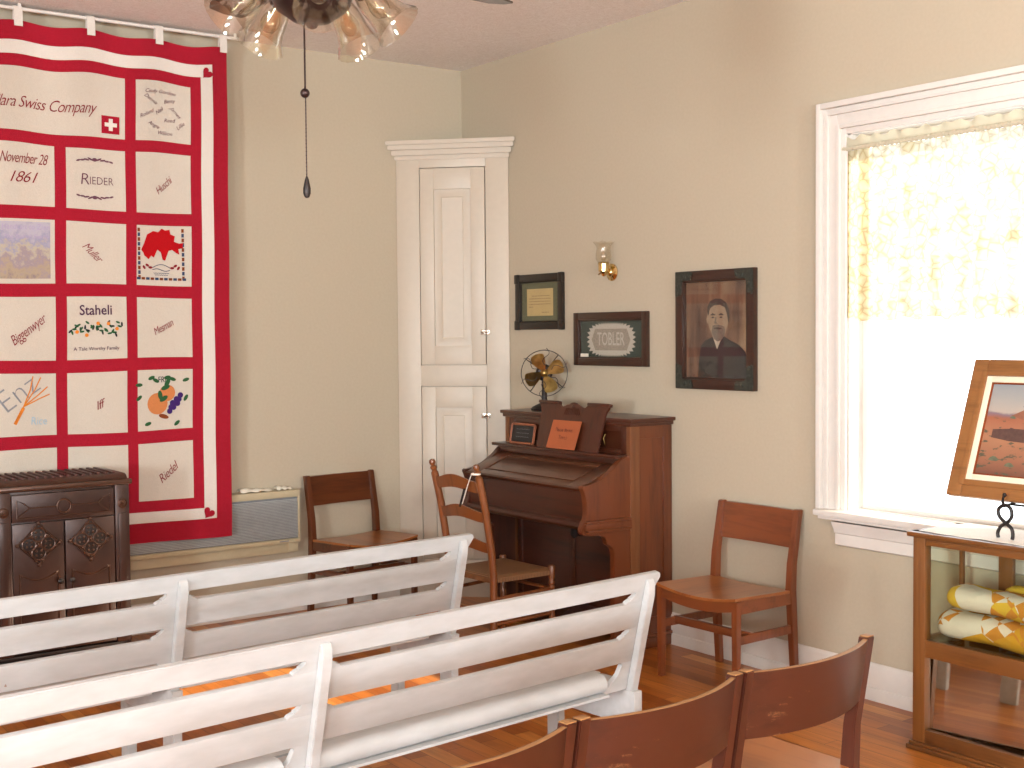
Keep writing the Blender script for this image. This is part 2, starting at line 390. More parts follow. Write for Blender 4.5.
_txt = {}
def text_geo(s, shear=0.0, offset=0.0, extrude=0.0004, res=3, spacing=1.0):
    key = (s, shear, offset, extrude, res, spacing)
    if key in _txt: return _txt[key]
    cu = D.curves.new('txt', 'FONT'); cu.body = s; cu.size = 1; cu.shear = shear; cu.offset = offset
    cu.align_x = 'CENTER'; cu.align_y = 'CENTER'; cu.resolution_u = res; cu.space_character = spacing
    o = D.objects.new('txt', cu); COL.objects.link(o)
    dg = bpy.context.evaluated_depsgraph_get(); me = D.meshes.new_from_object(o.evaluated_get(dg))
    v = [tuple(p.co) for p in me.vertices]; f = [tuple(p.vertices) for p in me.polygons]
    D.objects.remove(o); D.curves.remove(cu); D.meshes.remove(me)
    _txt[key] = (v, f); return v, f
def put_text(mb, s, fn, height, rot=0.0, width=None, **kw):
    """letters laid through fn(a,b)->point, a right, b up in metres; height = capital height"""
    v, f = text_geo(s, **kw)
    xs = [p[0] for p in v]; w = max(xs) - min(xs); k = height / 0.70; kx = k if width is None else width / w
    c, sn = math.cos(rot), math.sin(rot)
    out = []
    for x, y, z in v:
        a, b = x * kx, y * k
        out.append(fn(a * c - b * sn, a * sn + b * c))
    return mb.mesh(out, f)
WORLD, FILL_SIDE, FILL_REAR, SUN, FLASH, EXPO, TS, TR = 2.5, 560.0, 720.0, 14.0, 82.0, 0.34, 120, 160  # includes strength and upward tilt of the added fill lamps
# ------------------------------------------------------------------ room
H = 3.348; RX = 12.5; RY = -9.5
mb = MB(); mb.box(-0.15, RX + .15, RY - .15, 0.15, -0.12, 0.0, 0); struct(mb.build('floor', M['floor']))
mb = MB(); mb.box(-0.15, RX + .15, RY - .15, 0.15, H, H + 0.12, 0); struct(mb.build('ceiling', M['ceiling']))
WX0, WX1, WZ0, WZ1 = 3.126, 4.26, 0.826, 2.54
def wall_boxes(mb, a0, a1, openings, fn):
    """wall run a0..a1 with openings (b0,b1,z0,z1) sorted; fn(a0,a1,z0,z1) adds a box"""
    p = a0
    for b0, b1, z0, z1 in openings:
        fn(p, b0, 0, H); fn(b0, b1, 0, z0); fn(b0, b1, z1, H); p = b1
    fn(p, a1, 0, H)
mb = MB(); mb.box(-0.15, 0, RY, 0, 0, H, 0); struct(mb.build('wall_left', M['wall']))
mb = MB(); wall_boxes(mb, -0.15, RX + .15, [(WX0, WX1, WZ0, WZ1)], lambda a, b, c, d: mb.box(a, b, 0, 0.15, c, d, 0)); struct(mb.build('wall_right', M['wall']))
ADDED_SIDE = [(6.2, 7.33, WZ0, WZ1), (10.0, 11.13, WZ0, WZ1)]  # invented openings, out of view, placed to let side fill in
mb = MB(); wall_boxes(mb, -0.15, RX + .15, ADDED_SIDE, lambda a, b, c, d: mb.box(a, b, RY - .15, RY, c, d, 0)); struct(mb.build('wall_front', M['wall']))
ADDED_REAR = [(-7.4, -6.27, WZ0, WZ1), (-3.6, -2.47, WZ0, WZ1)]  # made-up openings behind the camera for the rear fill
mb = MB(); wall_boxes(mb, RY, 0, ADDED_REAR, lambda a, b, c, d: mb.box(RX, RX + .15, a, b, c, d, 0)); struct(mb.build('wall_rear', M['wall']))
# baseboards
def baseboard(name, L, loc, rz):
    mb = MB()
    mb.prism([(0, 0), (-0.026, 0), (-0.026, 0.048), (-0.022, 0.056), (-0.017, 0.058), (-0.017, 0.148), (-0.012, 0.158), (-0.006, 0.165), (0, 0.165)], 'x', 0, L)
    o = struct(mb.build(name, M['white'], loc=loc)); o.rotation_euler = (0, 0, rz); return o
baseboard('baseboard_right', RX - 0.54, (0.54, 0, 0), 0)
baseboard('baseboard_left', -RY - 0.52, (0, RY, 0), PI / 2)
baseboard('baseboard_front', RX, (RX, RY, 0), PI)
baseboard('baseboard_rear', -RY, (RX, 0, 0), -PI / 2)
# windows: local frame, wall face y = 0, room on -y
CW = .150
PROF = [(0, .026, .046), (.026, .046, .024), (.046, .058, .034), (.058, .106, .022), (.106, .124, .032), (.124, .150, .018)]
def window(name, w, z0, z1, loc, rz):
    root = D.objects.new(name, None); COL.objects.link(root); root.location = loc; root.rotation_euler = (0, 0, rz); struct(root)
    mb = MB()
    for a, b, p in PROF:                       # mitred casing: each moulding runs round left, head and right
        oa, ob = CW - a, CW - b
        mb.box(-oa, -ob, -p, 0, z0, z1 + oa - .008, .003); mb.box(w + ob, w + oa, -p, 0, z0, z1 + oa - .008, .003)
        mb.box(-ob, w + ob, -p, 0, z1 + ob - .008, z1 + oa - .008, .003)
    struct(mb.build('casing', M['white'], root))
    mb = MB(); mb.box(-.133, w + .133, -.085, .05, z0 - .02, z0 + .008, .007); mb.box(-.12, w + .12, -.065, 0, z0 - .036, z0 - .02, .004)
    struct(mb.build('sill', M['white'], root))
    mb = MB(); mb.prism([(0, z0 - .044), (-.055, z0 - .044), (-.05, z0 - .058), (-.038, z0 - .078), (-.034, z0 - .095), (-.026, z0 - .1), (-.026, z0 - .15), (-.018, z0 - .156), (0, z0 - .156)], 'x', -.05, w + .05)
    struct(mb.build('apron', M['white'], root))
    mb = MB()
    mb.box(0, .012, 0, .15, z0, z1, 0); mb.box(w - .012, w, 0, .15, z0, z1, 0); mb.box(0, w, 0, .15, z1 - .012, z1, 0); mb.box(0, w, .05, .17, z0 - .02, z0 + .012, 0)
    struct(mb.build('jamb', M['white'], root))
    mb = MB()
    mb.box(.012, .045, .085, .12, z0 + .012, z1 - .012, .004); mb.box(w - .045, w - .012, .085, .12, z0 + .012, z1 - .012, .004)
    mb.box(.045, w - .045, .085, .12, z0 + .010, z0 + .032, .004); mb.box(.045, w - .045, .085, .12, z1 - .05, z1 - .012, .004)
    struct(mb.build('sash', M['white'], root))
    mb = MB(); mb.box(.04, w - .04, .1, .104, z0 + .028, z1 - .045, 0); struct(mb.build('pane', M['glass'], root))
    return root
window('window_1', WX1 - WX0, WZ0, WZ1, (WX0, 0, 0), 0)
for i, (a, b, c, d) in enumerate(ADDED_SIDE): window('window_%d' % (i + 2), b - a, c, d, (b, RY, 0), PI)  # unseen windows, added around the side fill lamps
for i, (a, b, c, d) in enumerate(ADDED_REAR): window('window_%d' % (i + 4), b - a, c, d, (RX, b, 0), -PI / 2)  # unseen windows, added around the rear fill lamps

# ------------------------------------------------------------------ curtain
t = thing('window_valance', 'sheer cream lace valance gathered on a rod across the top of the window', 'curtain', ((WX0 + WX1) / 2, -.012, 1.70))
hw = (WX1 - WX0) / 2 + .022
def fold(u, amp): return amp * (math.sin(u * 61) + .6 * math.sin(u * 103 + 1.3) + .5 * math.sin(u * 37 + .4))
def cur(u, v):
    k = min(1, v * 3)
    return (-hw + 2 * hw * u + .004 * math.sin(9 * v + u * 40), fold(u, .0055 + .006 * v) - .006 * v, .755 - .755 * v + .008 * math.sin(u * 50) * (v > .99))
mb = MB(); mb.grid(cur, 150, 16); mb.build('lace_panel', M['curtain'], t)
mb = MB(); mb.grid(lambda u, v: (-hw + 2 * hw * u, fold(u, .006 * v) - .004, .775 + .036 * v + .006 * v * math.sin(u * 88) + .004 * v * math.sin(u * 51 + 2)), 170, 4); mb.build('header_ruffle', M['header'], t)
mb = MB(); mb.grid(lambda u, v: (-hw + 2 * hw * u, .009 * math.cos(2 * PI * v) + .0015 * math.sin(u * 420), .766 + .011 * math.sin(2 * PI * v) + .0015 * math.sin(u * 300)), 200, 10); mb.build('rod_pocket', M['rodpocket'], t)
mb = MB(); mb.tube([(-hw - .012, 0, .766), (hw + .012, 0, .766)], .005, 8); mb.ball((-hw - .012, 0, .766), .008); mb.ball((hw + .012, 0, .766), .008); mb.build('curtain_rod', M['white'], t)

# ------------------------------------------------------------------ corner cupboard
A = Vector((0.006, -.50, 0)); B = Vector((.52, -.006, 0)); Lf = (B - A).length
ang = math.atan2((B - A).y, (B - A).x)
t = thing('corner_cupboard', 'tall white corner cupboard with two raised-panel doors and a stepped cornice', 'cupboard', A, ang)
# local: x along the face 0..Lf, -y out into the room, +y into the corner
CT = 2.80
mb = MB()
ax = lambda p: (Matrix.Rotation(-ang, 3, 'Z') @ (Vector(p) - A)).to_2d()
c0, c1, c2 = ax((.006, -.50, 0)), ax((.52, -.006, 0)), ax((.006, -.006, 0))
mb.prism([(c0.x + .01, .03), (c1.x - .01, .03), (c2.x, c2.y - .01)], 'z', 0, CT)
mb.build('carcass', M["cup"], t)
mb = MB(); D0, D1 = .147, .568
mb.box(0, D0, 0, .03, 0, CT, .002); mb.box(D1, Lf, 0, .03, 0, CT, .002)
for z0, z1 in ((0, .235), (1.325, 1.455), (2.685, CT)): mb.box(D0, D1, 0, .03, z0, z1, .001)
mb.build('face_frame', M["cup"], t)
for z0, z1, lz in ((.238, 1.321, 1.14), (1.459, 2.681, 1.66)):
    mb = MB(); x0, x1 = D0 + .003, D1 - .006
    st = .088
    mb.box(x0, x0 + st, .002, .026, z0, z1, .002); mb.box(x1 - st, x1, .002, .026, z0, z1, .002)
    mb.box(x0 + st, x1 - st, .002, .026, z0, z0 + .115, .001); mb.box(x0 + st, x1 - st, .002, .026, z1 - .13, z1, .001)
    px0, px1, pz0, pz1 = x0 + st, x1 - st, z0 + .115, z1 - .13
    # raised field: sloping margins round a flat centre
    bm_v = [(px0, .016, pz0), (px1, .016, pz0), (px1, .016, pz1), (px0, .016, pz1)]
    i = .012; mv = [(px0 + i, .017, pz0 + i), (px1 - i, .017, pz0 + i), (px1 - i, .017, pz1 - i), (px0 + i, .017, pz1 - i)]
    j = .05; tv = [(px0 + j, .005, pz0 + j), (px1 - j, .005, pz0 + j), (px1 - j, .005, pz1 - j), (px0 + j, .005, pz1 - j)]
    k = .053; sv = [(px0 + k, .008, pz0 + k), (px1 - k, .008, pz0 + k), (px1 - k, .008, pz1 - k), (px0 + k, .008, pz1 - k)]
    V = bm_v + mv + tv + sv; F = []
    for o in (0, 4, 8):
        for q in range(4): F.append((o + q, o + (q + 1) % 4, o + 4 + (q + 1) % 4, o + 4 + q))
    F.append((12, 13, 14, 15)); mb.mesh(V, F)
    d = mb.build('door', M["cup"], t)
    mb = MB(); mb.box(D1 - .035, D1 - .006, -.008, .002, lz - .016, lz + .016, .002); mb.box(D1 - .003, D1 + .02, -.008, 0, lz - .016, lz + .016, .002)
    mb.tube([(D1 - .03, -.011, lz), (D1 + .018, -.011, lz)], .005, 8); mb.ball((D1 - .018, -.018, lz - .006), .006)
    mb.build('latch', M['chrome'], d)
mb = MB()
for p, z0, z1 in ((.012, 2.735, 2.762), (.03, 2.762, 2.795), (.05, 2.795, 2.825), (.062, 2.825, 2.85)):
    e = p * .9
    mb.prism([(-e, -p), (Lf + e, -p), (Lf + .004, .0), (c2.x, c2.y - .006), (-.004, .0)], 'z', z0, z1, .004)
mb.build('cornice', M["cup"], t)

# ------------------------------------------------------------------ wall heater + paper
t = thing('wall_heater', 'low cream metal wall heater with grey louvred grille under the quilt', 'heater', (.002, -1.80, .365))
y0, y1 = -1.05, .562
mb = MB(); mb.box(0, .075, y0, y1, .062, .373, .006); mb.build('housing', M['heater'], t)
mb = MB(); mb.box(0, .055, y0 + .03, y1 - .002, 0, .06, .004); mb.box(.05, .06, y1 - .06, y1 - .002, .004, .058, .002); mb.build('base_panel', M['heater'], t)
mb = MB(); mb.box(.07, .08, y0 + .02, y1 - .012, .088, .33, .001); g = mb.build('grille', M['grille_dark'], t)
mb = MB()
for k in range(26):
    z = .094 + k * .0088
    mb.box(.076, .088, y0 + .022, y1 - .014, z, z + .0052, .0008, )
mb.build('louvres', M['grille'], g)
mb = MB(); mb.box(.072, .09, y0, y1, .062, .086, .004); mb.box(.072, .09, y0, y1, .333, .373, .006); mb.box(.072, .088, y1 - .012, y1, .062, .373, .003); mb.build('trim_rail', M['heater'], t)
mb = MB(); mb.box(.088, .0912, y1 - .135, y1 - .075, .071, .078, .0005); mb.build('maker_plate', M['t_grey'], t)
for nm, yy, ww, lb in (('paper_roll', -1.50, .20, 'crumpled white paper lying on the left of the heater top'), ('paper_roll', -1.32, .10, 'small flat white paper scrap at the right end of the heater top')):
    mb = MB(); s0 = yy
    mb.grid(lambda u, v: (.012 + .05 * v, ww * (u - .5), .004 + .022 * max(0, math.sin(PI * v)) * (1 - u * .7) + .003 * math.sin(u * 17 + v * 9)), 22, 8, .0015)
    o = mb.build('crumpled_paper', M['paper'], None, (.002, yy, .738)); tag(o, lb, 'paper', 'papers on the wall heater')

# ------------------------------------------------------------------ quilt, rod
def qx(z): return .138 - .008 * (3.3 - z) / 2.8
YC = -2.757
def QS(y, z, off=0.0):
    """quilt surface: nominal y,z in the hanging plane -> local point (root at (0,YC,0))"""
    t_ = (3.285 - z) / 2.75
    sl = -.057 * t_
    tabs = (y + 1.66) / .3725
    sag = .010 * (math.cos(2 * PI * tabs) - 1) * max(0, 1 - t_ * 3.2)
    rip = .010 * math.sin((y + .4) * 17.0) * max(0, 1 - t_ * 1.6) + .009 * math.sin(y * 11 + 1.5) * t_ + .004 * math.sin(z * 9 + y * 3)
    tilt = -.022 * max(0, t_ - .7) / .3 * (y - YC) * .35
    g = 1 - t_
    return (qx(z) + rip + off, y + sl - YC - g * (.055 + .012 * y), z + sag + tilt + .004 * math.sin(y * 6 + z * 5) + g * (.0198 - .012 * z))
quilt = thing('album_quilt', 'large red and cream signature quilt hanging by tabs on the left wall', 'quilt', (0, YC, 0))
ZR = [3.285, 3.185, 3.115, 3.052, 2.72, 2.656, 2.328, 2.26, 1.93, 1.862, 1.532, 1.464, 1.138, 1.07, .757, .695, .635, .525]
YR = [-1.631, -1.724, -1.795]          # outer edge, white strip right, strip left
Y3 = (-1.856, -2.167); Y2 = (-2.226, -2.541); Y1 = (-2.60, -2.915); Y0 = (-2.974, -3.287); Ym = (-3.347, -3.658)
YL = [2 * YC - y for y in YR]
mb = MB()
def red(u, v):
    return QS(YR[0] + (YL[0] - YR[0]) * u, ZR[0] + (ZR[-1] - ZR[0]) * v, 0)
mb.grid(red, 96, 96, .008, True, (-1, 0, 0)); mb.build('red_cloth', M['red'], quilt)
def rect(mb, ya, yb, za, zb, off=.0025, nu=None, nv=None):
    nu = nu or max(2, int(abs(ya - yb) / .03)); nv = nv or max(2, int(abs(za - zb) / .03))
    mb.grid(lambda u, v: QS(ya + (yb - ya) * u, za + (zb - za) * v, off), nu, nv, .002, True, (-1, 0, 0))
mb = MB()
rect(mb, YR[1], YL[1], ZR[1], ZR[2], .0025); rect(mb, YR[1], YL[1], ZR[15], ZR[16], .0025)
rect(mb, YR[1], YR[2], ZR[2], ZR[15], .0025); rect(mb, YL[1], YL[2], ZR[2], ZR[15], .0025)
mb.build('white_border', M['strip'], quilt)
def block(ya, yb, za, zb, mat='cream'):
    mb = MB(); rect(mb, ya, yb, za, zb, .003); return mb.build('quilt_block', M[mat], quilt)
rowsz = [(ZR[3 + 2 * k], ZR[4 + 2 * k]) for k in range(6)]
blk = {}
blk['title'] = block(Y2[0], Y0[1], *rowsz[0]); blk[(0, 3)] = block(*Y3, *rowsz[0]); blk[(0, -1)] = block(*Ym, *rowsz[0])
for r in range(1, 6):
    for c, Yc in ((3, Y3), (2, Y2), (1, Y1), (0, Y0), (-1, Ym)): blk[(r, c)] = block(*Yc, *rowsz[r])
def at(y, z, off=.0065): return lambda a, b: QS(y + a, z + b, off)
def emb(s, y, z, h, mat, key, rot=0, width=None, shear=.35, offset=-.006, name='embroidered_name', spacing=1.0):
    # y,z are measured on the hanging cloth: undo the slant
    t_ = (3.285 - z) / 2.75; y = y + .057 * t_
    mb = MB(); put_text(mb, s, at(y, z), h, R(rot), width, shear=shear, offset=offset, spacing=spacing)
    return mb.build(name, M[mat], blk[key])
SCRIPT = dict(shear=.42, offset=-.006, spacing=.9)
emb('Santa Clara Swiss Company', -2.74, 2.868, .062, 't_red', 'title', 0, .70, **SCRIPT)
def flatpoly(mb, pts, y, z, off): 
    t_ = (3.285 - z) / 2.75; y = y + .057 * t_
    n = len(pts); mb.mesh([QS(y + a, z + b, off) for a, b in pts], [tuple(range(n))])
def ell(rx, ry, n=14, rot=0, cx=0, cy=0):
    c, s = math.cos(rot), math.sin(rot)
    return [(cx + rx * math.cos(2 * PI * k / n) * c - ry * math.sin(2 * PI * k / n) * s, cy + rx * math.cos(2 * PI * k / n) * s + ry * math.sin(2 * PI * k / n) * c) for k in range(n)]
mb = MB(); q = .047; flatpoly(mb, [(-q, -q), (q, -q), (q, q), (-q, q)], -2.313, 2.79, .0062); cr = mb.build('cross_patch', M['red'], blk['title'])
mb = MB(); a, b = .032, .0105; flatpoly(mb, [(-a, -b), (-b, -b), (-b, -a), (b, -a), (b, -b), (a, -b), (a, b), (b, b), (b, a), (-b, a), (-b, b), (-a, b)], -2.313, 2.79, .013); mb.build('white_cross', M['strip'], blk['title'])
NM = [('Cindy Gordon', -.01, .093, 0), ('Dennis', -.062, .05, -35), ('Betty', .04, .048, 15), ('Roland', -.085, -.028, 25), ('Neil', -.015, -.012, 40), ('James', .075, -.005, -45), ('Reed', .04, -.055, 8), ('Angie', -.045, -.085, -25), ('Lillie', .10, -.075, 45), ('Wilson', .015, -.125, 0)]
for s, a, b, rr in NM:
    mb = MB(); put_text(mb, s, at(-2.028 + .057 * .145 + a * 1.05, 2.895 + b * 1.05), .021, R(rr), None, shear=.4, offset=-.002); mb.build('embroidered_name', M['t_mauve'], blk[(0, 3)])
emb('November 28', -2.775, 2.572, .058, 't_red', (1, 1), 0, .245, **SCRIPT); emb('1861', -2.783, 2.472, .058, 't_red', (1, 1), 0, None, **SCRIPT)
emb('R', -2.462, 2.488, .062, 't_mauve', (1, 2), 0, None, 0.1, -.01); emb('IEDER', -2.372, 2.483, .042, 't_mauve', (1, 2), 0, .125, 0, -.012)
def ornament(y, z, key, flip=1):
    mb = MB(); 
    for sg in (-1, 1):
        for k in range(4): flatpoly(mb, ell(.018 - .002 * k, .005, 10, sg * flip * R(25 - 14 * k), sg * (.022 + .022 * k), flip * (.006 - .003 * k)), y, z, .0065)
    flatpoly(mb, ell(.014, .010), y, z + .004 * flip, .0068)
    mb.build('embroidered_scroll', M['t_mauve'], blk[key])
ornament(-2.404, 2.593, (1, 2), 1); ornament(-2.41, 2.398, (1, 2), -1)
emb('Huschi', -2.029, 2.475, .040, 't_red', (1, 3), 42, .115, **SCRIPT)
mb = MB(); rect(mb, -2.652 + .028, -2.90, 2.245, 1.955, .0062); mb.build('printed_picture', M['print'], blk[(2, 1)])
emb('Handcart to Zion', -2.77, 2.218, .028, 't_lav', (2, 1), 0, .24, .1, -.005, 'printed_words'); emb('The Staheli Family', -2.77, 2.168, .022, 't_lav', (2, 1), 0, .23, .3, -.005, 'printed_words')
emb('Muller', -2.432, 2.098, .044, 't_red', (2, 2), -44, .125, **SCRIPT)
def strip(mb, pts, w, y, z, off=.0065):
    for (a, b), (c, d) in zip(pts, pts[1:]):
        l = math.hypot(c - a, d - b) or 1; nx, ny = -(d - b) / l * w / 2, (c - a) / l * w / 2
        flatpoly(mb, [(a - nx, b - ny), (c - nx, d - ny), (c + nx, d + ny), (a + nx, b + ny)], y, z, off)
# red country silhouette
mb = MB()
sil = [(-.118, -.03), (-.10, .01), (-.085, .055), (-.05, .075), (-.02, .07), (.0, .09), (.02, .08), (.045, .085), (.05, .06), (.075, .05), (.07, .02), (.10, .01), (.125, .015), (.12, -.015), (.095, -.02), (.10, -.05), (.08, -.04), (.06, -.025), (.04, -.03), (.02, -.085), (.005, -.08), (-.005, -.04), (-.025, -.025), (-.045, -.07), (-.06, -.06), (-.075, -.08), (-.10, -.06), (-.105, -.045)]
flatpoly(mb, sil, -2.05, 2.155, .0065); mb.build('red_map_patch', M['t_scarlet'], blk[(2, 3)])
mb = MB(); mb2 = MB(); y_s = .057 * .42
for k in range(11):
    for sg in (-1, 1):
        (mb if k % 2 else mb2) and flatpoly((mb if k % 2 else mb2), [(-.007, -.010), (.007, -.010), (.007, .010), (-.007, .010)], -2.055 + sg * .125, 2.235 - k * .026, .0065)
    flatpoly((mb2 if k % 2 else mb), [(-.010, -.007), (.010, -.007), (.010, .007), (-.010, .007)], -2.055 + (k - 5) * .026, 1.968, .0066)
mb.build('border_beads', M['t_navy'], blk[(2, 3)]); mb2.build('border_beads', M['t_brown'], blk[(2, 3)])
mb = MB()
strip(mb, [(-.05 + .1 * k / 10, .018 * math.sin(PI * k / 10)) for k in range(11)], .004, -2.055, 2.03, .0067); strip(mb, [(-.05 + .1 * k / 10, -.012 + .006 * math.sin(PI * k / 5)) for k in range(11)], .004, -2.055, 2.03, .0067)
for z, w in ((2.0, .045), (1.99, .038)): strip(mb, [(-w + 2 * w * k / 12, .0015 * (-1) ** k) for k in range(13)], .003, -2.055, z, .0067)
mb.build('embroidered_ribbon', M['t_navy'], blk[(2, 3)])
mb = MB()
for sg in (-1, 1):
    for k in range(3): flatpoly(mb, ell(.012, .007, 10, sg * .5 * k, sg * (.062 + .018 * k), .012 * (k % 2)), -2.055, 2.03, .0065)
mb.build('embroidered_sprig', M['t_red'], blk[(2, 3)])
emb('Biggenwyer', -2.777, 1.69, .052, 't_red', (3, 1), 38, .215, **SCRIPT)
emb('Staheli', -2.423, 1.788, .052, 't_plum', (3, 2), 0, .17, 0, .012); emb('A Tale Worthy Family', -2.425, 1.588, .018, 't_plum', (3, 2), 0, .24, 0, .004)
rng = random.Random(3)
mg, mo, mk = MB(), MB(), MB()
for k in range(34):
    a = -.135 + .27 * k / 33; b = .03 * math.sin(k * .62) * .6
    flatpoly(mg if k % 3 else mk, ell(.013, .0055, 8, rng.uniform(0, PI), a + rng.uniform(-.008, .008), b + rng.uniform(-.03, .03)), -2.425, 1.69, .0065)
for a, b in ((.01, .03), (.065, .028), (-.05, -.03), (-.10, -.012), (.11, -.0)): flatpoly(mo, ell(.010, .010, 8, 0, a, b), -2.425, 1.69, .007)
mg.build('embroidered_leaves', M['t_green'], blk[(3, 2)]); mk.build('embroidered_stems', M['t_black'], blk[(3, 2)]); mo.build('embroidered_flowers', M['t_orange'], blk[(3, 2)])
emb('Mesman', -2.055, 1.697, .042, 't_red', (3, 3), 30, .125, **SCRIPT)
emb('Enz', -2.835, 1.36, .12, 't_grey', (4, 1), 36, .21, shear=0, offset=-.018); emb('Rice', -2.735, 1.213, .042, 't_blue', (4, 1), 0, .08, .1, -.01)
mb = MB()
for tx, tz in ((.03, .14), (.07, .135), (.105, .085), (.115, .045)): strip(mb, [(-.06, -.10), (-.02, -.02), (tx * .55, tz * .5), (tx, tz)], .006, -2.79, 1.31)
strip(mb, [(-.065, -.11), (-.02, -.025)], .016, -2.79, 1.31); mb.build('embroidered_brush', M['t_orange'], blk[(4, 1)])
emb('Iff', -2.421, 1.288, .044, 't_red', (4, 2), 25, .06, **SCRIPT)
emb('FREI', -2.06, 1.408, .032, 't_black', (4, 3), 0, .06, 0, .005)
mb = MB(); flatpoly(mb, ell(.058, .058, 20, 0, -.035, -.02), -2.062, 1.30, .0062); flatpoly(mb, ell(.045, .045, 18, 0, .02, .035), -2.062, 1.30, .0066); mb.build('peach_patch', M['t_peach'], blk[(4, 3)])
mb = MB()
for k in range(9): flatpoly(mb, ell(.016, .016, 10, 0, .05 + .022 * (k % 3) - .008 * (k // 3), -.005 - .022 * (k // 3) + .02 * (k % 3)), -2.062, 1.285, .0068)
mb.build('grape_patch', M['t_purple'], blk[(4, 3)])
for a, b, rr in ((-.02, .02, 100), (.0, .0, 30), (.02, .085, 60), (.01, .06, 20)): mb = MB(); flatpoly(mb, ell(.026, .013, 12, R(rr), a, b), -2.062, 1.305, .0072); mb.build('leaf_patch', M['t_green'], blk[(4, 3)])
for a, b, rr in ((-.07, .135, 20), (-.045, .12, 150), (.02, .135, 10), (.05, .125, 160), (-.14, .10, 0), (-.14, .03, 40), (.125, .12, 20), (.125, .02, 60), (-.09, -.11, 15), (.075, -.115, 40)): mb = MB(); flatpoly(mb, ell(.020, .010, 10, R(rr), a, b), -2.062, 1.285, .0066); mb.build('leaf_patch', M['t_green'], blk[(4, 3)])
mb = MB(); flatpoly(mb, ell(.03, .012, 12, -.3, .0, -.085), -2.062, 1.295, .0064); mb.build('nut_patch', M['t_brown'], blk[(4, 3)])
emb('Riedel', -2.052, .903, .048, 't_red', (5, 3), 40, .135, **SCRIPT)
def heart(y, z, rot):
    pts = []
    for k in range(22):
        a = 2 * PI * k / 22; x_ = 16 * math.sin(a) ** 3; y_ = 13 * math.cos(a) - 5 * math.cos(2 * a) - 2 * math.cos(3 * a) - math.cos(4 * a)
        x_, y_ = x_ * .0021, y_ * .0021; c, s = math.cos(rot), math.sin(rot); pts.append((x_ * c - y_ * s, x_ * s + y_ * c))
    mb = MB(); flatpoly(mb, pts, y, z, .0075); mb.build('heart_patch', M['red'], quilt)
heart(-1.762, 3.135, R(-45)); heart(-1.827, .667, R(-35)); heart(2 * YC + 1.77, 3.135, R(45)); heart(2 * YC + 1.715, .667, R(35))
for k in range(7):
    y = -1.66 - .3725 * k
    mb = MB(); mb.grid(lambda u, v: (.138 + .016 * math.cos(PI * v), y - YC - .021 + .042 * u - .055 - .012 * y, 3.232 + .104 * math.sin(PI * v) ** .5), 3, 24, .0025)
    mb.build('hanging_tab', M['strip'], quilt)
mb = MB(); mb.tube([(.138, -1.60, 3.322), (.138, -3.99, 3.322)], .0095, 10)
for yy in (-1.62, -2.79, -3.95): mb.box(.130, .146, yy - .008, yy + .008, 3.325, H, .002)
o = mb.build('quilt_rod', M['white']); tag(o, 'thin white rod close under the ceiling carrying the quilt tabs', 'rod')
# ------------------------------------------------------------------ brown parlour heater
t = thing('parlor_heater', 'brown enamelled cabinet heater with two medallion doors in front of the quilt', 'heater', (.34, -2.742, 0))
fx = .20; hw = .325       # front plane, half width
mb = MB(); mb.box(-.17, fx - .02, -hw + .008, hw - .008, .085, .905, .006); mb.build('cabinet_body', M['stove'], t)
mb = MB(); mb.box(-.17, fx + .012, -hw - .008, hw + .008, .0, .085, .012); mb.box(-.18, fx + .004, -hw, hw, .085, .105, .006); mb.build('plinth', M['stove_dark'], t)
mb = MB(); mb.box(-.172, fx + .03, -hw - .012, hw + .012, .905, .932, .01); mb.prism([(-.172, .932), (fx + .012, .932), (fx - .02, .958), (-.15, .958)], 'y', -hw + .006, hw - .006, .004); top = mb.build('top_plate', M['stove_edge'], t)
mb = MB()
for k in range(15):
    y = -.26 + k * .0372
    mb.bar((-.135, y, .961), (fx - .035, y, .961), .016, .012, .002)
mb.build('louvres', M['stove_red'], top)
mb = MB()
for k in range(14):
    y = -.2415 + k * .0372; mb.box(-.135, fx - .035, y - .009, y + .009, .955, .9592, 0)
mb.build('louvre_gaps', M['stove_dark'], top)
for sg in (-1, 1):
    mb = MB(); y = sg * (hw - .037); mb.box(fx - .03, fx + .012, y - .037, y + .037, .105, .905, .008)
    mb.box(fx + .008, fx + .017, y - .022, y + .022, .14, .76, .004)
    pl = mb.build('pilaster', M['stove'], t)
    mb = MB(); mb.lathe([(.024, 0), (.026, .006), (.02, .009), (.017, .005), (.009, .006), (.006, .012), (0, .013)], (fx + .012, y, .81), (1, 0, 0), 18); mb.build('rosette', M['stove_edge'], pl)
mb = MB(); mb.box(fx - .02, fx + .008, -.248, .248, .755, .89, .006); dr = mb.build('drawer', M['stove'], t)
mb = MB(); X = fx + .010
def loop(pts, r=.0035, closed=True): mb.tube([(X, a, b) for a, b in pts], r, 6, closed)
loop([(-.225, .775), (.225, .775), (.225, .865), (.19, .845), (.165, .822), (.03, .822)], .0035, False)
loop([(.225, .775), (.165, .822)], .003, False); loop([(-.225, .775), (-.225, .865), (-.19, .845), (-.165, .822), (-.03, .822)], .0035, False); loop([(-.225, .775), (-.165, .822)], .003, False)
mb.tube([(X, .033 * math.cos(2 * PI * k / 24), .822 + .033 * math.sin(2 * PI * k / 24)) for k in range(24)], .005, 8, True)
mb.build('drawer_moulding', M['stove_edge'], dr)
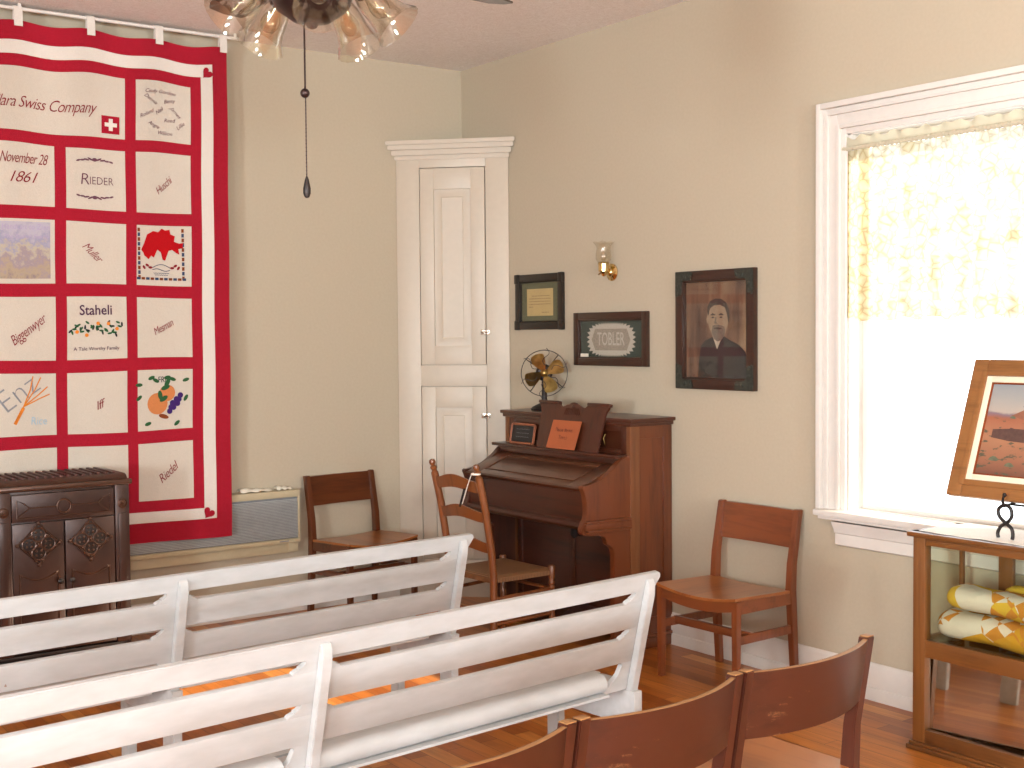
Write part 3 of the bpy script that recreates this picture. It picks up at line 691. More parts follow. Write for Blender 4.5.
for sg in (-1, 1):
    mb = MB(); ya, yb = (.004, .248) if sg > 0 else (-.248, -.004)
    mb.box(fx - .02, fx + .006, ya, yb, .115, .748, .005); d = mb.build('door', M['stove'], t)
    c = (ya + yb) / 2
    mb = MB()
    # lower panel moulding with a swagged top
    sw = [(-.086 + .172 * k / 12, .498 - .030 * math.sin(PI * k / 12)) for k in range(13)]
    pts = [(X - .002, c - .092, .14), (X - .002, c - .092, .505)] + [(X - .002, c + a, b) for a, b in sw] + [(X - .002, c + .092, .505), (X - .002, c + .092, .14)]
    mb.tube(pts, .004, 6, True); mb.build('panel_moulding', M['stove_edge'], d)
    mb = MB(); cz = .645; S = .098
    mb.M = Matrix.Translation((fx + .006, c, cz)) @ Matrix.Rotation(PI / 4, 4, 'X')
    q = .068; mb.box(0, .006, -q, q, -q, q, .003); mb.M = Matrix.Identity(4)
    med = mb.build('medallion', M['stove_dark'], d)
    mb = MB(); Xm = fx + .013
    dia = [(S, 0), (0, S), (-S, 0), (0, -S)]
    mb.tube([(Xm, c + a, cz + b) for a, b in dia], .005, 6, True)
    for a, b in dia:
        mb.tube([(Xm, c + a * .46 + .033 * math.cos(2 * PI * k / 18), cz + b * .46 + .033 * math.sin(2 * PI * k / 18)) for k in range(18)], .0045, 6, True)
        mb.ball((Xm, c + a * 1.04, cz + b * 1.04), .010, (.6, 1, 1), 10)
        for e in (-1, 1):
            pa = (a * .82 + e * b * .16, b * .82 + e * a * .16); mb.ball((Xm, c + pa[0], cz + pa[1]), .008, (.6, 1, 1), 8)
        for k in range(4): mb.ball((Xm, c + a * .46 + .016 * math.cos(PI / 2 * k + .78), cz + b * .46 + .016 * math.sin(PI / 2 * k + .78)), .0065, (.6, 1, 1), 8)
    for k in range(4):
        an = PI / 4 + PI / 2 * k; mb.ball((Xm, c + .05 * math.cos(an) * 1.15, cz + .05 * math.sin(an) * 1.15), .008, (.6, 1, 1), 8)
    mb.ball((Xm, c, cz), .010, (.8, 1, 1), 10); mb.build('filigree', M['stove_edge'], med)
    mb = MB(); ky = c - sg * .098; mb.lathe([(.006, 0), (.006, .012), (.013, .016), (.014, .023), (.008, .028), (0, .029)], (fx + .006, ky, .452), (1, 0, 0), 14); mb.build('knob', M['stove_dark'], d)

# ------------------------------------------------------------------ library chairs
def chair(name, label, loc, rz, W=.485, DP=.40, group=None, mh='chair', mv='chair_v', ms='chair_seat', edge=None, bow=.03):
    """front = -y; origin on the floor under the middle of the seat front edge line"""
    t = thing(name, label, 'chair', loc, rz, group)
    hx = W / 2; P = .034
    # front legs
    for sg in (-1, 1):
        mb = MB(); mb.bar((sg * (hx - P / 2), P / 2, 0), (sg * (hx - P / 2), P / 2, .435), P * .8, P * .9, .003, (0, 1, 0), P, P); mb.build('leg', M[mv], t)
    # back posts: straight to the seat, then leaning
    for sg in (-1, 1):
        mb = MB(); x0 = sg * (hx - P / 2)
        prof = [(DP + .022, 0), (DP + .052, 0), (DP + .03, .44), (DP + .034, .56), (DP + .076, .812), (DP + .046, .812), (DP - .004, .56), (DP - .014, .44)]
        mb.prism(prof, 'x', x0 - P / 2, x0 + P / 2, .003); mb.build('back_post', M[mv], t)
    # curved back board between the posts
    bz0, bz1 = .632, .806; ix = hx - P + .004
    def bb(u, v, o=0):
        z = bz0 + (bz1 - bz0) * v; lean = .034 + (z - .56) / .252 * .044
        return (-ix + 2 * ix * u, DP - .012 + lean * .9 + bow * (1 - (2 * u - 1) ** 2) , z)
    mb = MB(); mb.grid(bb, 16, 6, .017, True, (0, 1, 0)); bk = mb.build('backrest', M[mh], t)
    if edge:
        mb = MB()
        mb.grid(lambda u, v: (lambda p: (p[0], p[1] + .001 + .015 * v, p[2] + .0012 * math.sin(PI * v)))(bb(u, 1.0)), 16, 4, .001, True, (0, 0, -1)); mb.build('worn_edge', M[edge], bk)
        for sg in (-1, 1):
            mb = MB(); x0 = sg * (hx - P / 2); mb.box(x0 - P / 2 + .002, x0 + P / 2 - .002, DP + .048, DP + .074, .8105, .8138, .001); mb.build('worn_tip', M[edge], bk)
    # dished seat
    def st(u, v):
        x = -hx + .004 + (W - .008) * u; y = -.004 + (DP + .02) * v
        dip = .026 * (1 - (2 * u - 1) ** 2) * (1 - .55 * v)
        return (x, y, .452 - dip - .012 * v)
    mb = MB(); mb.grid(st, 18, 10, .013, True, (0, 0, -1)); mb.build('seat', M[ms], t)
    # aprons; front one follows the dip
    mb = MB(); n = 16; up = []; lo = []
    for k in range(n + 1):
        u = k / n; x = -hx + P + (W - 2 * P) * u; d = .026 * (1 - (2 * u - 1) ** 2); up.append((x, .438 - d)); lo.append((x, .385 - d * .9))
    mb.prism(up + lo[::-1], 'y', .006, .026); mb.build('front_apron', M[mh], t)
    for sg in (-1, 1):
        mb = MB(); x0 = sg * (hx - .014); mb.prism([(P, .437), (DP, .428), (DP, .375), (P, .375)], 'x', x0 - .010, x0 + .010, .002); mb.build('side_apron', M[mh], t)
    mb = MB(); mb.box(-hx + P, hx - P, DP - .006, DP + .014, .375, .425, .002); mb.build('rear_apron', M[mh], t)
    # stretchers
    for sg in (-1, 1):
        mb = MB(); x0 = sg * (hx - P / 2); mb.box(x0 - .010, x0 + .010, P - .006, DP + .03, .235, .275, .003); mb.build('side_stretcher', M[mv], t)
    mb = MB(); mb.box(-hx + P * .5, hx - P * .5, .10, .12, .242, .28, .003); mb.build('cross_stretcher', M[mh], t)
    return t
chair('library_chair', 'brown wooden chair with dished seat against the wall between organ and window', (2.645, -.492, 0), R(2), .51, .385, 'brown wooden library chairs by the walls', bow=.012)
chair('library_chair', 'brown wooden chair with its back to the left wall, left of the white cupboard', (.468, -.885, 0), R(98), .51, .375, 'brown wooden library chairs by the walls', 'dkchair', 'dkchair_v', 'chair_seat', bow=.012)
TH = R(5.2)
lab = ['scuffed wooden chair nearest the window in the linked row at the front of the picture',
       'scuffed wooden chair in the middle of the linked row at the front of the picture',
       'scuffed wooden chair cut off by the bottom edge, left end of the linked front row']
fg = None
for k in range(3):
    u = .285 + .568 * k
    x = 4.182 + math.sin(TH) * u; y = -1.802 - math.cos(TH) * u
    if fg is None: fg = chair('linked_chair', lab[0], (x, y, 0), R(-90) + TH,   .56, .40, 'linked chairs in the front row', 'worn', 'worn_v', 'chair_seat', 'worn_edge', .055)
    else: dup(fg, (x, y, 0), R(-90) + TH, lab[k])

# ------------------------------------------------------------------ white slatted benches
def bench(label, loc, rz, mid):
    """+x = rear, length runs to -y from the right end"""
    t = thing('slatted_bench', label, 'bench', loc, rz, 'white slatted benches')
    LN = 2.62; Z0 = .40; LEAN = .24; la = math.atan(LEAN)
    back = Matrix.Translation((-.059, 0, Z0)) @ Matrix.Rotation(la, 4, 'Y')   # plane frame: x rearward normal, z up the back
    S = lambda z: (z - Z0) / math.cos(la)
    th = .02
    slats = [(.785, .845), (.660, .750), (.540, .626)]
    for i, (a, b) in enumerate(slats):
        mb = MB(); mb.M = back
        s0, s1 = S(a), S(b)
        e = .030 if i == 0 else .002
        if i == 0: mb.prism([(-LN, s0), (-.0, s0), (.012, s0 + .012), (e, s1 - .018), (e - .003, s1 - .006), (e - .012, s1), (-LN, s1)], 'x', -th, 0, .0025)
        else: mb.box(-th, 0, -LN, e, s0, s1, .003)
        mb.build('slat', M['bench'], t)
    posts = [-.028, mid, -2.56]
    for i, py in enumerate(posts):
        # back post, chamfered at the top
        mb = MB(); mb.M = back
        zt = S(.828)
        mb.prism([(0, S(.40)), (.026, S(.40)), (.026, zt - .05), (.018, zt - .012), (.008, zt), (0, zt)], 'y', py - .016, py + .016, .0025)
        mb.build('back_post', M['bench'], t)
        # stile filling the slots beside the post, scalloped where it meets them
        for sg in ((-1,) if i == 0 else (-1, 1)):
            mb = MB(); mb.M = back
            for (a0, b0), (a1, b1) in zip(slats[1:], slats[:-1]):
                g0, g1 = S(b0) - .002, S(a1) + .002; gh = g1 - g0
                w = .038 if sg < 0 else .012
                o = py + sg * .012
                poly = [(0, 0), (w + .040, 0), (w + .036, gh * .18), (w + .024, gh * .30), (w + .018, gh * .34), (w + .018, gh * .44), (w + .008, gh * .56), (w + .002, gh * .70), (w, gh * .86), (w + .004, gh), (0, gh)]
                poly = [(o + sg * a, g0 + b) for a, b in poly]
                mb.prism(poly if sg > 0 else poly[::-1], 'x', -th + .001, -.001)
        # lower corner below the third slat
            mb.box(-th + .002, -.002, py + sg * .010, py + sg * .03, S(.45), S(.80), 0)
            o = py + sg * .012; w = .040 if sg < 0 else .012; g0, g1 = S(.44), S(.542)
            mb.prism([(o, g0), (o + sg * (w + .10), g0), (o + sg * (w + .05), g0 + .025), (o + sg * (w + .014), g0 + .06), (o + sg * (w + .004), g1 - .012), (o + sg * (w + .012), g1), (o, g1)], 'x', -th + .001, -.001)
            mb.build('back_stile', M['bench'], t)
        if i == 0:
            mb = MB(); mb.M = back; mb.box(-th + .001, -.001, py + .0165, .002, S(.46), S(.79), .002); mb.build('back_stile', M['bench'], t)
        # seat rail, legs
        mb = MB(); mb.box(-.47, -.008, py - .02, py + .02, .318, .437, .004); mb.build('seat_rail', M['bench'], t)
        mb = MB(); mb.bar((-.062, py, 0), (-.052, py, .325), .034, .085, .004, (1, 0, 0)); mb.build('leg', M['bench'], t)
        mb = MB(); mb.bar((-.415, py, 0), (-.415, py, .325), .036, .06, .004, (1, 0, 0)); mb.build('leg', M['bench'], t)
    for k, (xa, xb) in enumerate(((-.475, -.345), (-.338, -.205), (-.198, -.09))):
        mb = MB(); mb.box(xa, xb, -LN, -.008, 0.437 + .003 * (2 - k), .459 + .003 * (2 - k), .004); mb.build('seat_board', M['bench'], t)
    # rolled rear rail between the frames: half-round, lip along the bottom
    for a, b in ((posts[0] - .13, posts[1] + .018), (posts[1] - .09, posts[2] + .018)):
        mb = MB()
        n = 10; prof = []
        for k in range(n + 1):
            an = PI / 2 - PI * k / n; prof.append((-.055 + .031 * math.cos(an), .480 + .031 * math.sin(an)))
        prof += [(-.016, .449), (-.016, .441), (-.085, .441), (-.085, .511)]
        mb.prism(prof, 'y', b, a); mb.build('rolled_rail', M['bench'], t)
    return t
bench('white slatted bench in front, its end nearest the chair beside the organ', (3.690, -1.74, 0), R(5.3), -1.302)
bench('white slatted bench farther back, nearer the quilt and brown heater', (2.632, -1.78, 0), R(4.7), -1.235)
# ------------------------------------------------------------------ reed organ
t = thing('reed_organ', 'dark oak pump organ with closed sloping lid and carved music desk', 'organ', (1.425, 0, 0))
W2 = .55
mb = MB(); mb.box(-W2 + .03, W2 - .03, -.06, -.012, .02, 1.165, .002); mb.build('back_panel', M['organ_v'], t)
for sg in (-1, 1):
    mb = MB(); xa, xb = sorted((sg * (W2 - .03), sg * W2))
    mb.box(xa, xb, -.065, -.008, .03, 1.168, .003); mb.box(xa, xb, -.235, -.065, 1.10, 1.168, .002); mb.box(xa, xb, -.235, -.065, .03, .16, .002)
    mb.box(min(xa, xb) + (.0 if sg < 0 else 0) + (.010 if sg < 0 else 0), max(xa, xb) - (.010 if sg > 0 else 0), -.24, -.06, .1, 1.12, 0)
    sp = mb.build('side_panel', M['organ_side'], t)
    mb = MB(); mb.box(xa - .001, xb + .001, -.298, -.234, .03, 1.168, .003); mb.build('front_stile', M['organ_light'], sp)
    mb = MB(); xo = sorted((sg * (W2 - .04), sg * (W2 + .012))); mb.box(xo[0], xo[1], -.41, -.004, 0, .055, .006); mb.box(xo[0], xo[1], -.405, -.008, .055, .075, .006); mb.build('base_foot', M['organ_side'], sp)
mb = MB(); mb.box(-W2 - .028, W2 + .028, -.318, -.004, 1.186, 1.206, .006); mb.box(-W2 - .014, W2 + .014, -.308, -.006, 1.166, 1.187, .006); mb.build('top_board', M['organ'], t)
mb = MB()
mb.box(-W2 + .03, W2 - .03, -.275, -.262, 1.0, 1.168, 0)
for a, b in ((-.52, -.47), (-.185, -.14), (.14, .185), (.47, .52)): mb.box(a, b, -.29, -.27, 1.0, 1.168, .002)
mb.box(-.519, .519, -.287, -.27, 1.135, 1.168, .001); mb.box(-.519, .519, -.287, -.27, 1.0, 1.04, .001)
up = mb.build('upper_panel', M['organ'], t)
mb = MB()
for a in (.31, .345): mb.tube([(a, -.294, 1.055), (a + .006, -.302, 1.07), (a - .004, -.302, 1.095), (a + .004, -.294, 1.115)], .0022, 8)
mb.build('fretted_bracket', M['old_brass'], up)
mb = MB(); mb.box(-W2 - .02, W2 - .022, -.385, -.262, 1.003, 1.021, .006); mb.box(-W2 + .02, W2 - .03, -.365, -.262, .972, 1.004, .006); mb.build('shelf', M['organ'], t)
# sloping lid
LA = math.atan2(.975 - .872, .60 - .345); LL = math.hypot(.975 - .872, .60 - .345)
lm = Matrix.Translation((0, -.60, .872)) @ Matrix.Rotation(LA, 4, 'X')
mb = MB(); mb.M = lm
mb.box(-.508, .508, 0, LL, -.02, -.008, 0)
for x0, x1, y0, y1 in ((-.508, -.40, 0, LL), (.40, .508, 0, LL), (-.40, .40, 0, .05), (-.40, .40, LL - .05, LL)): mb.box(x0, x1, y0, y1, -.014, .0, .003)
mb.box(-.385, .385, .064, LL - .064, -.014, -.003, .004)
mb.build('fall_board', M['organ_lid'], t)
mb = MB()
mb.prism([(-.604, .874), (-.612, .866), (-.604, .852), (-.585, .846), (-.578, .70), (-.586, .694), (-.598, .690), (-.604, .672), (-.592, .655), (-.575, .650), (-.30, .650), (-.30, .80), (-.56, .862)], 'x', -.508, .508)
mb.build('key_slip', M['organ'], t)
ck = [(-.262, 1.012), (-.33, 1.010), (-.365, .992), (-.40, .960), (-.44, .932), (-.48, .910), (-.53, .893), (-.575, .884), (-.607, .882), (-.612, .872), (-.603, .855), (-.593, .83), (-.586, .79), (-.584, .745), (-.59, .715), (-.603, .69), (-.617, .665), (-.617, .645), (-.603, .632), (-.56, .626), (-.50, .622), (-.468, .612), (-.455, .592), (-.452, .572), (-.432, .562), (-.414, .548), (-.405, .525), (-.404, .05), (-.262, .05)]
for sg in (-1, 1):
    a, b = sorted((sg * .508, sg * .546))
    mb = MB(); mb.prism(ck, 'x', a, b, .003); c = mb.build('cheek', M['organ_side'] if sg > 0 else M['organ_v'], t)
    mb = MB(); a, b = sorted((sg * .544, sg * .566)); mb.box(a, b, -.600, -.300, .690, .702, .003); mb.box(a, b, -.606, -.300, .655, .690, .004); mb.box(a, b, -.590, -.300, .640, .655, .003); mb.build('cheek_moulding', M['organ_side'], c)
mb = MB(); mb.box(-.508, .508, -.235, -.22, .05, .65, 0); mb.box(-.508, .508, -.25, -.22, .05, .14, .003)
for a in (-.508, -.02, .47): mb.box(a, a + .04, -.245, -.22, .05, .65, .002)
kp = mb.build('knee_panel', M['organ'], t)
mb = MB(); mb.box(.06, .13, -.30, -.24, .545, .58, .01); mb.lathe([(.026, 0), (.028, .01), (.02, .016), (0, .017)], (.095, -.30, .562), (0, -1, 0), 16); mb.build('knee_lever', M['organ_black'], kp)
for a in (-.24, .06):
    mb = MB(); mb.M = Matrix.Translation((a, -.25, .17)) @ Matrix.Rotation(R(24), 4, 'X'); mb.box(0, .19, -.22, 0, -.018, 0, .003)
    p = mb.build('treadle', M['organ'], t)
    mb = MB(); mb.M = Matrix.Translation((a, -.25, .17)) @ Matrix.Rotation(R(24), 4, 'X'); mb.box(.012, .178, -.21, -.01, 0, .004, .001); mb.build('treadle_carpet', M['stove_red'], p)
# music desk
DA = math.atan2(.375 - .312, .265)
dm = Matrix.Translation((.112, -.375, 1.022)) @ Matrix.Rotation(-DA, 4, 'X')
half = [(.262, 0), (.272, .19), (.280, .218), (.296, .236), (.298, .258), (.125, .260), (.118, .246), (.098, .232), (.074, .238), (.052, .246), (.036, .248), (.024, .256), (.008, .260)]
poly = half + [(-a, b) for a, b in half[::-1]]
mb = MB(); mb.M = dm; mb.prism(poly, 'y', 0, .014, .002); md = mb.build('music_desk', M['organ_v'], t)
mb = MB(); mb.M = dm
for sg in (-1, 1):
    a, b = sorted((sg * .122, sg * .304)); mb.box(a, b, -.008, .018, .246, .263, .004)
mb.build('desk_cresting', M['organ'], md)
mb = MB(); mb.M = dm
for k in range(-4, 5): mb.bar((k * .017, -.001, .19), (k * .017 * .7, -.003, .228), .006, .004, .001, (0, 1, 0))
mb.lathe([(.012, 0), (.010, .005), (0, .007)], (0, -.001, .236), (0, -1, 0), 12)
mb.build('carved_fan', M['organ'], md)
# card and slate on the organ
mb = MB(); mb.M = Matrix.Translation((1.51, -.381, 1.0225)) @ Matrix.Rotation(-DA - .02, 4, 'X')
def cd(u, v): return (-.128 + .256 * u + .012 * v, -.002 - .022 * max(0, u - .55) ** 2 * 4 * .4 - .006 * (1 - v), .158 * v)
mb.grid(cd, 12, 8, .001, True, (0, -1, 0)); o = mb.build('note_card', M['orange_paper']); tag(o, 'orange paper notice leaning on the organ music desk', 'notice')
for s, b, w in (('Please do not', .105, .15), ('Touch', .064, .072)):
    mb = MB(); mb.M = Matrix.Translation((1.51, -.3835, 1.0225)) @ Matrix.Rotation(-DA - .02, 4, 'X')
    put_text(mb, s, lambda a, c: (a, cd(.5 + a / .256, c / .158 if 0 < c < .158 else .5)[1] - .0006, c + b), .022, 0, w, shear=.25, offset=-.005)
    q = mb.build('handwriting', M['pencil']); q.parent = o
sl = thing('small_slate', 'small dark slate in a reddish rounded frame at the left of the organ shelf', 'slate', (1.062, -.322, 1.0215), R(4))
sm = Matrix.Rotation(R(-10), 4, 'X')
mb = MB(); mb.M = sm; mb.box(-.094, .094, .001, .006, .012, .104, .001); mb.build('slate_board', M['slate'], sl)
mb = MB(); mb.M = sm; pts = []
for cx_, cz_, a0 in ((.088, .098, 0), (-.088, .098, 90), (-.088, .014, 180), (.088, .014, 270)):
    for k in range(4): a = R(a0 + 30 * k); pts.append((cx_ + .012 * math.cos(a), .003, cz_ + .012 * math.sin(a)))
mb.tube(pts, .008, 8, True); mb.build('frame', M['redwood'], sl)
mb = MB(); mb.M = sm
for k in range(3): mb.tube([(-.055 + .11 * q / 20, .0006, .082 - .022 * k + .0022 * math.sin(q * 2.3 + k)) for q in range(21)], .0007, 5)
mb.build('chalk_writing', M['t_grey'], sl)

# ------------------------------------------------------------------ antique desk fan
t = thing('antique_fan', 'antique desk fan with four brass blades in an open wire cage on the organ', 'fan', (1.092, -.175, 1.2065), R(53))
mb = MB(); mb.lathe([(0, 0), (.078, 0), (.080, .008), (.070, .020), (.045, .032), (.020, .042), (.016, .07), (.014, .13), (.020, .15), (0, .152)], (0, .03, 0)); mb.build('base', M['iron'], t)
mb = MB(); hz = .215
mb.lathe([(0, 0), (.035, .004), (.048, .02), (.05, .06), (.042, .085), (.02, .097), (0, .10)], (0, .02, hz), (0, 1, 0), 20); mb.bar((0, .05, .14), (0, .05, hz - .04), .03, .03, .004); mb.build('motor', M['iron'], t)
mb = MB(); mb.lathe([(.008, 0), (.022, .004), (.024, .03), (.012, .045), (0, .048)], (0, .012, hz), (0, -1, 0), 16); hub = mb.build('hub', M['old_brass'], t)
for k in range(4):
    a0 = R(17 + 90 * k)
    def bl(u, v):
        r = .018 + .098 * u; w = (.020 + .060 * math.sin(min(1, u * 1.15) * PI * .62)) * (1 if u < .85 else math.sqrt(max(0, 1 - ((u - .85) / .16) ** 2)))
        s_ = (v - .5) * w + .012 * math.sin(u * 2.4) ; dep = (v - .5) * .5 * w
        c, s = math.cos(a0), math.sin(a0); return (r * c - s_ * s, -.018 + dep, hz + r * s + s_ * c)
    mb = MB(); mb.grid(bl, 14, 8, .0015, True, (0, -1, 0)); mb.build('blade', M['old_brass'], t)
mb = MB()
RG = .132
ring = lambda r, y: [(r * math.cos(2 * PI * k / 40), y, hz + r * math.sin(2 * PI * k / 40)) for k in range(40)]
mb.tube(ring(RG, -.04), .0025, 6, True)
for k in range(4):
    a = R(52 + 90 * k); mb.tube([(.04 * math.cos(a), .04, hz + .04 * math.sin(a)), (.10 * math.cos(a), .0, hz + .10 * math.sin(a)), (RG * math.cos(a), -.04, hz + RG * math.sin(a))], .003, 6)
for k in range(6):
    a = R(25 + 60 * k); pts = []
    for q in range(14):
        u = q / 13; r = .045 + (RG + .012 - .045) * u; b = a + .22 * math.sin(u * 2 * PI) * (1.15 - .6 * u); pts.append((r * math.cos(b), -.048 + .006 * u, hz + r * math.sin(b)))
    mb.tube(pts, .0018, 6)
mb.build('wire_cage', M['iron'], t)

# ------------------------------------------------------------------ framed pictures on the right wall
def picture(name, label, cat, x0, x1, z0, z1, fw, mat, dep=.026, step=None):
    t = thing(name, label, cat, ((x0 + x1) / 2, -.001, z0)); w = (x1 - x0) / 2; h = z1 - z0
    mb = MB()
    for a, b, c, d in ((-w, -w + fw, 0, h), (w - fw, w, 0, h), (-w + fw, w - fw, 0, fw), (-w + fw, w - fw, h - fw, h)): mb.box(a, b, -dep, 0, c, d, .005)
    g = fw - .012
    for a, b, c, d in ((-w + g, -w + fw + .008, g, h - g), (w - fw - .008, w - g, g, h - g), (-w + fw + .007, w - fw - .007, g, fw + .008), (-w + fw + .007, w - fw - .007, h - fw - .008, h - g)): mb.box(a, b, -dep + .0085, -.004, c, d, .002)
    mb.build('frame', M[mat], t)
    mb = MB(); mb.box(-w + fw, w - fw, -.0155, -.0145, fw, h - fw, 0); mb.build('glass', M['picture_glass'], t)
    return t, w, h
t, w, h = picture('framed_letter', 'small black frame with a typed letter on olive mat beside the cupboard', 'picture', .606, 1.069, 1.672, 2.004, .044, 'dkframe', .024)
mb = MB()
for sg in (-1, 1):
    for z in (0, h): mb.box(sg * (w - .016) - .02, sg * (w - .016) + .02, -.030, -.002, min(max(z - .04, -.003), h - .055), min(max(z + .04, .055), h + .003), .008)
mb.build('frame_corners', M['dkframe'], t)
mb = MB(); mb.box(-w + .05, w - .05, -.008, -.002, .05, h - .05, 0); mt = mb.build('mat_board', M['olive'], t)
mb = MB(); mb.box(-.128, .128, -.0085, -.0078, .082, h - .088, 0); sh = mb.build('letter', M['sheet'], t)
mb = MB(); rg = random.Random(5)
for k, (xa, xb) in enumerate(((-.075, .10), (-.105, .105), (-.105, .105), (-.105, .10), (-.105, -.07), (1, 0), (.02, .09))):
    x = xa; z = h * .60 - .0165 * k
    while x < xb:
        l = rg.uniform(.008, .026); mb.mesh([(x, -.0088, z), (min(x + l, xb), -.0088, z), (min(x + l, xb), -.0088, z + .004), (x, -.0088, z + .004)], [(0, 1, 2, 3)]); x += l + .006
mb.build('typed_lines', M['ink'], sh)
t, w, h = picture('framed_lace', 'brown frame holding a fringed lace name panel on dark green felt', 'picture', 1.175, 1.801, 1.464, 1.765, .042, 'brframe', .026)
mb = MB(); mb.box(-w + .04, w - .04, -.008, -.002, .04, h - .04, 0); mb.build('felt', M['greenmat'], t)
cz = h / 2 - .003; rim = []; N = 96
for k in range(N):
    a = 2 * PI * k / N; n_ = 3.2
    c, s = math.cos(a), math.sin(a); rr = (abs(c / .20) ** n_ + abs(s / .092) ** n_) ** (-1 / n_); rr *= .95 + (.10 if k % 2 else -.03); rim.append((rr * c, rr * s))
mb = MB(); mb.mesh([(0, -.0090, cz)] + [(a, -.0090, cz + b) for a, b in rim], [(0, k + 1, (k + 1) % N + 1) for k in range(N)]); lc = mb.build('lace_panel', M['lace_pale'], t)
mb = MB(); ob = [(-.165, 0), (-.135, .06), (.135, .06), (.165, 0), (.135, -.06), (-.135, -.06)]
mb.mesh([(a, -.0096, cz + b) for a, b in ob], [(0, 1, 2, 3, 4, 5)]); mb.build('lace_ground', M['lace'], lc)
mb = MB(); put_text(mb, 'TOBLER', lambda a, b: (a, -.0102, cz + b), .072, 0, .235, offset=.012); mb.build('lace_letters', M['lace_pale'], lc)
mb = MB(); mb.box(-w + .045, -w + .118, -.013, -.0095, .046, .068, 0); mb.build('paper_tag', M['paper'], t)
t, w, h = picture('framed_portrait', 'large dark framed portrait print of a bearded man with ornamented corners', 'picture', 2.028, 2.580, 1.357, 1.962, .052, 'brframe', .03)
for sx in (-1, 1):
    for sz in (-1, 1):
        mb = MB(); cx_, cz_ = sx * (w - .0), (h if sz > 0 else 0)
        f = lambda a, b: (cx_ - sx * a, cz_ - sz * b)
        mb.prism([f(a, b) for a, b in ((.004, .004), (.125, .004), (.132, .016), (.118, .034), (.122, .048), (.060, .050), (.050, .060), (.048, .122), (.034, .118), (.016, .132), (.004, .125))], 'y', -.034, -.028, .002)
        for a, b in ((.03, .115), (.115, .03), (.03, .075), (.075, .03)): p = f(a, b); mb.ball((p[0], -.033, p[1]), .010, (1, .4, 1), 10)
        mb.build('corner_ornament', M['verdigris'], t)
def portrait_bg():
    q = NT('sepia_background'); v = q.coords((1, 1, 1)); n1 = q.noise(q.coords((2.2, 1, .5)), 4, 3)
    q.l(q.ramp(n1, [(0.35, rgb('#3E281E')), (0.52, rgb('#6A4E38')), (0.68, rgb('#8A7052'))]), q.b.inputs['Base Color']); q.b.inputs['Roughness'].default_value = .7; return q.m
M['sepia'] = portrait_bg()
M['p_coat'] = plain('print_coat_tone', '#2A2622', .8, var=.15, nscale=14); M['p_skin'] = plain('print_skin_tone', '#8A745C', .8, var=.1, nscale=30); M['p_hair'] = plain('print_hair_tone', '#3C332B', .8, var=.2, nscale=60)
M['p_beard'] = plain('print_beard_tone', '#665A4C', .8, var=.2, nscale=90); M['p_shirt'] = plain('print_shirt_tone', '#A89C86', .8, var=.05); M['p_dark'] = plain('print_shadow_tone', '#3B2E26', .8)
iw, ih = w - .056, h - .112
mb = MB(); mb.box(-iw, iw, -.006, -.002, .056, .056 + ih, 0); pp = mb.build('portrait_print', M['sepia'], t)
def flat(pts, mat, off, name):
    mb = MB(); n = len(pts); mb.mesh([(-iw + 2 * iw * a, -.006 - off, .056 + ih * (1 - b)) for a, b in pts], [tuple(range(n))]); mb.build(name, M[mat], pp)
flat([(.20, 1), (.22, .80), (.25, .66), (.33, .605), (.43, .575), (.50, .60), (.62, .565), (.70, .60), (.86, .655), (.95, .72), (1, .84), (1, 1)], 'p_coat', .0004, 'coat')
flat([(.43, .545), (.47, .62), (.51, .70), (.56, .62), (.61, .545)], 'p_shirt', .0007, 'shirt')
flat([(.35, .36), (.36, .30), (.39, .235), (.45, .21), (.53, .205), (.61, .22), (.67, .27), (.695, .34), (.685, .44), (.645, .53), (.60, .565), (.50, .57), (.42, .54), (.38, .46)], 'p_skin', .0010, 'face')
flat([(.36, .35), (.355, .27), (.40, .205), (.48, .18), (.58, .185), (.66, .225), (.705, .30), (.71, .39), (.69, .43), (.672, .35), (.64, .275), (.56, .245), (.46, .25), (.40, .28), (.375, .35)], 'p_hair', .0013, 'hair')
flat([(.44, .455), (.52, .445), (.61, .46), (.645, .50), (.63, .555), (.585, .60), (.52, .62), (.46, .59), (.425, .53)], 'p_beard', .0013, 'beard')
flat([(.45, .485), (.52, .472), (.60, .487), (.53, .497)], 'p_dark', .0016, 'mouth')
for a in (.445, .575): flat([(a - .038, .345), (a, .328), (a + .042, .345), (a + .035, .352), (a - .03, .352)], 'p_hair', .0016, 'eyebrow'); flat([(a - .028, .372), (a, .362), (a + .03, .372), (a, .382)], 'p_dark', .0016, 'eye')
flat([(.49, .365), (.505, .37), (.50, .42), (.53, .437), (.475, .437), (.468, .425)], 'p_beard', .0016, 'nose')
flat([(.34, .38), (.365, .36), (.37, .43), (.35, .43)], 'p_skin', .0012, 'ear')

# ------------------------------------------------------------------ brass wall sconce
t = thing('wall_sconce', 'small polished brass wall lamp with ruffled clear glass shade', 'lamp', (1.492, -.001, 1.985))
mb = MB(); mb.lathe([(0, .020), (.022, .018), (.038, .010), (.048, .004), (.048, 0)], (0, 0, 0), (0, -1, 0), 28); mb.ball((0, -.014, 0), .024, (1, .8, 1)); mb.build('backplate', M['brass'], t)
mb = MB(); mb.tube([(0, -.01, 0), (0, -.035, -.008), (0, -.052, -.004), (0, -.062, .008)], .009, 10); mb.lathe([(0, -.026), (.010, -.022), (.014, -.012), (.020, 0), (.029, .004), (.030, .046), (.034, .050), (.026, .056), (0, .056)], (0, -.062, .0), (0, 0, 1), 20); mb.build('arm', M['brass'], t)
mb = MB(); mb.tube([(-.016, -.066, -.002), (-.036, -.068, -.012)], .004, 8); mb.build('switch_key', M['brass'], t)
